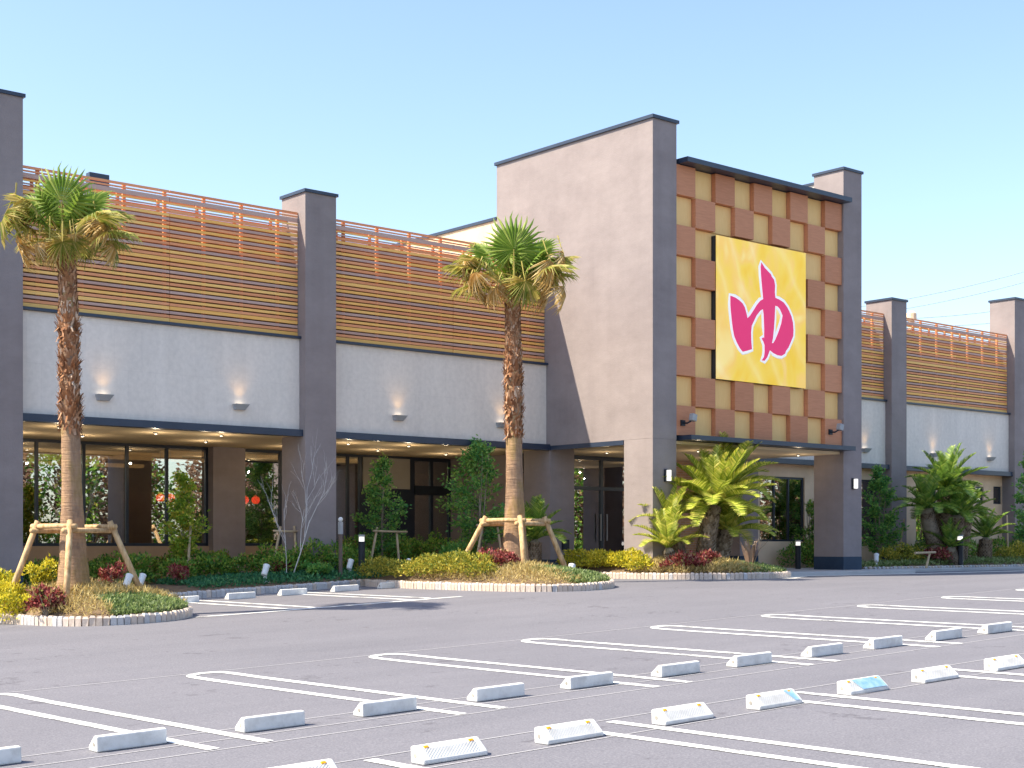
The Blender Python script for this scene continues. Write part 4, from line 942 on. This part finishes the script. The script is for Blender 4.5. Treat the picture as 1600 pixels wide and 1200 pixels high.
cycad('dark cycad clump with several trunks before the right wing', [((40.5, 26.3, 1.1), (40.55, 26.3, 3.6), .3, 1.4, 36, -.15), ((39.9, 26.1, 1.1), (39.0, 26.0, 2.95), .24, 1.25, 26, .0), ((40.6, 26.0, 1.1), (40.5, 25.9, 2.75), .26, 1.2, 24, .0),
    ((41.2, 26.3, 1.1), (41.7, 26.3, 2.8), .22, 1.1, 20, .0), ((40.1, 25.7, 1.1), (39.7, 25.6, 1.75), .2, 1.0, 16, .1)], 'cyc_d', 40.4, 26.2)
cycad('small single cycad right of the dark clump', [((42.9, 26.4, 1.1), (43.0, 26.4, 2.05), .22, 1.1, 20, .2)], 'cyc_d', 42.9, 26.4)
# sword-leaved plant
z = bz(26.95, 22.85); t = thing('sword_plant', (26.95, 22.85, z), 'bronze sword-leaved plant at the island tip by the entrance', 'plant')
for k in range(16):
    a = random.uniform(0, 6.28); l = random.uniform(.5, .95); o_ = random.uniform(.15, .6); m = MB(); w = .035
    p = [Vector((26.95 + math.cos(a) * .05, 22.85 + math.sin(a) * .05, z - .03)), Vector((26.95 + math.cos(a) * o_ * .5, 22.85 + math.sin(a) * o_ * .5, z + l * .6)), Vector((26.95 + math.cos(a) * o_, 22.85 + math.sin(a) * o_, z + l * random.uniform(.75, 1.0)))]
    s_ = Vector((-math.sin(a), math.cos(a), 0)) * w
    m.add([p[0] - s_, p[0] + s_, p[1] + s_ * .9, p[1] - s_ * .9, p[2]], [(0, 1, 2, 3), (3, 2, 4)]).build('leaf', 'lf_phor', t)

# ------------------------------------------------------------------ garden lights, bollards, post
def spot(x, y, label, s=1.0, rot=.6):
    z = bz(x, y) - .02; t = thing('garden_spotlight', (x, y, z), label, 'spotlight', 'white garden spotlights')
    MB().lathe([(.09 * s, z), (.09 * s, z + .03), (.035 * s, z + .05), (.03 * s, z + .14 * s)], x, y, 12).build('base', 'white', t)
    MB().lathe([(.05, -.1), (.062, -.08), (.065, .1), (.075, .13), (.07, .14)], 0, 0, 14).build('head', 'white', t, mw=Matrix.Translation((x, y, z + .24 * s)) @ Matrix.Rotation(rot, 4, 'Z') @ Matrix.Rotation(R(35), 4, 'Y') @ Matrix.Scale(s, 4), smooth=True)
spot(13.15, 26.75, 'white garden spotlight on the bed right of the front palm'); spot(16.0, 26.8, 'white garden spotlight below the bare sapling', 1.05); spot(18.35, 27.1, 'white garden spotlight between brown post and black bollard', 1.0)
spot(10.72, 22.3, 'white garden spotlight at the right foot of the front palm props', .9); spot(22.3, 24.1, 'white garden spotlight right of the second palm props', 1.1); spot(21.5, 25.3, 'small white spotlight behind the second palm', .8)
spot(36.0, 25.7, 'white garden spotlight behind the right tower pillar', 1.1); spot(19.3, 26.2, 'small white spotlight above the yellow-green shrubs', .9)
def bollard(x, y, h, label, r=.075):
    z = bz(x, y) - .03; t = thing('bollard_light', (x, y, z), label, 'bollard', 'black bollard lights')
    MB().lathe([(r, z), (r, z + h * .84)], x, y, 16).build('post', 'black', t); MB().lathe([(r * .8, z + h * .84), (r * .8, z + h * .95)], x, y, 16).build('lens', 'lamp_white', t); MB().lathe([(r, z + h * .95), (r, z + h)], x, y, 16).build('cap', 'grey', t)
bollard(18.6, 27.0, .95, 'black bollard light before the second bay'); bollard(33.0, 26.2, .95, 'black bollard light beside the right tower pillar', .08); bollard(40.0, 25.45, 1.0, 'black bollard light in front of the dark cycads', .1)
t = thing('marker_post', (17.97, 26.9, 1.05), 'slim brown post with a pale round head in the bed', 'post')
MB().box(17.94, 18.0, 26.87, 26.93, 1.0, 2.12).build('post', 'brown_post', t); MB().box(17.93, 18.01, 26.86, 26.94, 2.124, 2.4).build('head', 'grey', t); MB().lathe([(.02, 2.4), (.05, 2.43), (.05, 2.47), (.02, 2.5)], 17.97, 26.9, 10).build('cap', 'white', t)

# ------------------------------------------------------------------ distant cables and the wooded edge of the lot behind the camera
def pix(px, py, F):
    r_ = (px - 800) / 2278.03; s_, c_ = math.sin(TH), math.cos(TH); return Vector(((r_ * s_ + c_) * F, (-r_ * c_ + s_) * F, 1.9 + (850.5 - py) / 2278.03 * F))
for a, b, lb_ in (((1340, 480), (1660, 407), 'uppermost distant power cable at upper right'), ((1340, 494), (1660, 424), 'second distant power cable from the top'), ((1380, 499), (1660, 468), 'third distant power cable from the top'), ((1420, 510), (1660, 488), 'lowest distant power cable above the right wing')):
    p, q = pix(*a, 170), pix(*b, 170); n = 12; pts = [p.lerp(q, k / n) + Vector((0, 0, -.5 * (1 - (2 * k / n - 1) ** 2))) for k in range(n + 1)]
    tag(MB().tube(pts, .035, 5).build('power_cable', 'cable'), lb_, 'cable', 'distant power cables')
Q = []; tk = MB()
for k in range(52):
    x = 6 + k * 2.3 + random.uniform(-1.2, 1.2); y = -16 + random.uniform(-6, 3); h = random.uniform(6.5, 10.5)
    tk.tube([(x, y, .2), (x + .2, y, h * .4), (x - .1, y + .2, h * .9)], [.2, .14, .05], 7)
    for _ in range(9):
        a = random.uniform(0, 6.28); z0 = h * random.uniform(.3, .7); tk.tube([(x, y, z0), (x + math.cos(a) * 1.2, y + math.sin(a) * 1.2, z0 + 1.6)], [.07, .02], 5, False)
    P, d = shell_pts(2000, (x, y, h * .55), (2.2, 2.2, h * .53), .2, -1.1); Q.append((k % 3, leaf_quads(P, .36, .2, d, 1.2)))
woods = thing('treeline', (60, -16, 0), 'wooded edge of the lot seen mirrored in the window glass', 'trees'); woods['kind'] = 'stuff'
tk.build('trunks', 'bark', woods); 
leaves('brown_foliage', np.concatenate([q for i, q in Q if i != 1]), 'bare_far', woods); leaves('green_foliage', np.concatenate([q for i, q in Q if i == 1]), 'lf_green', woods)
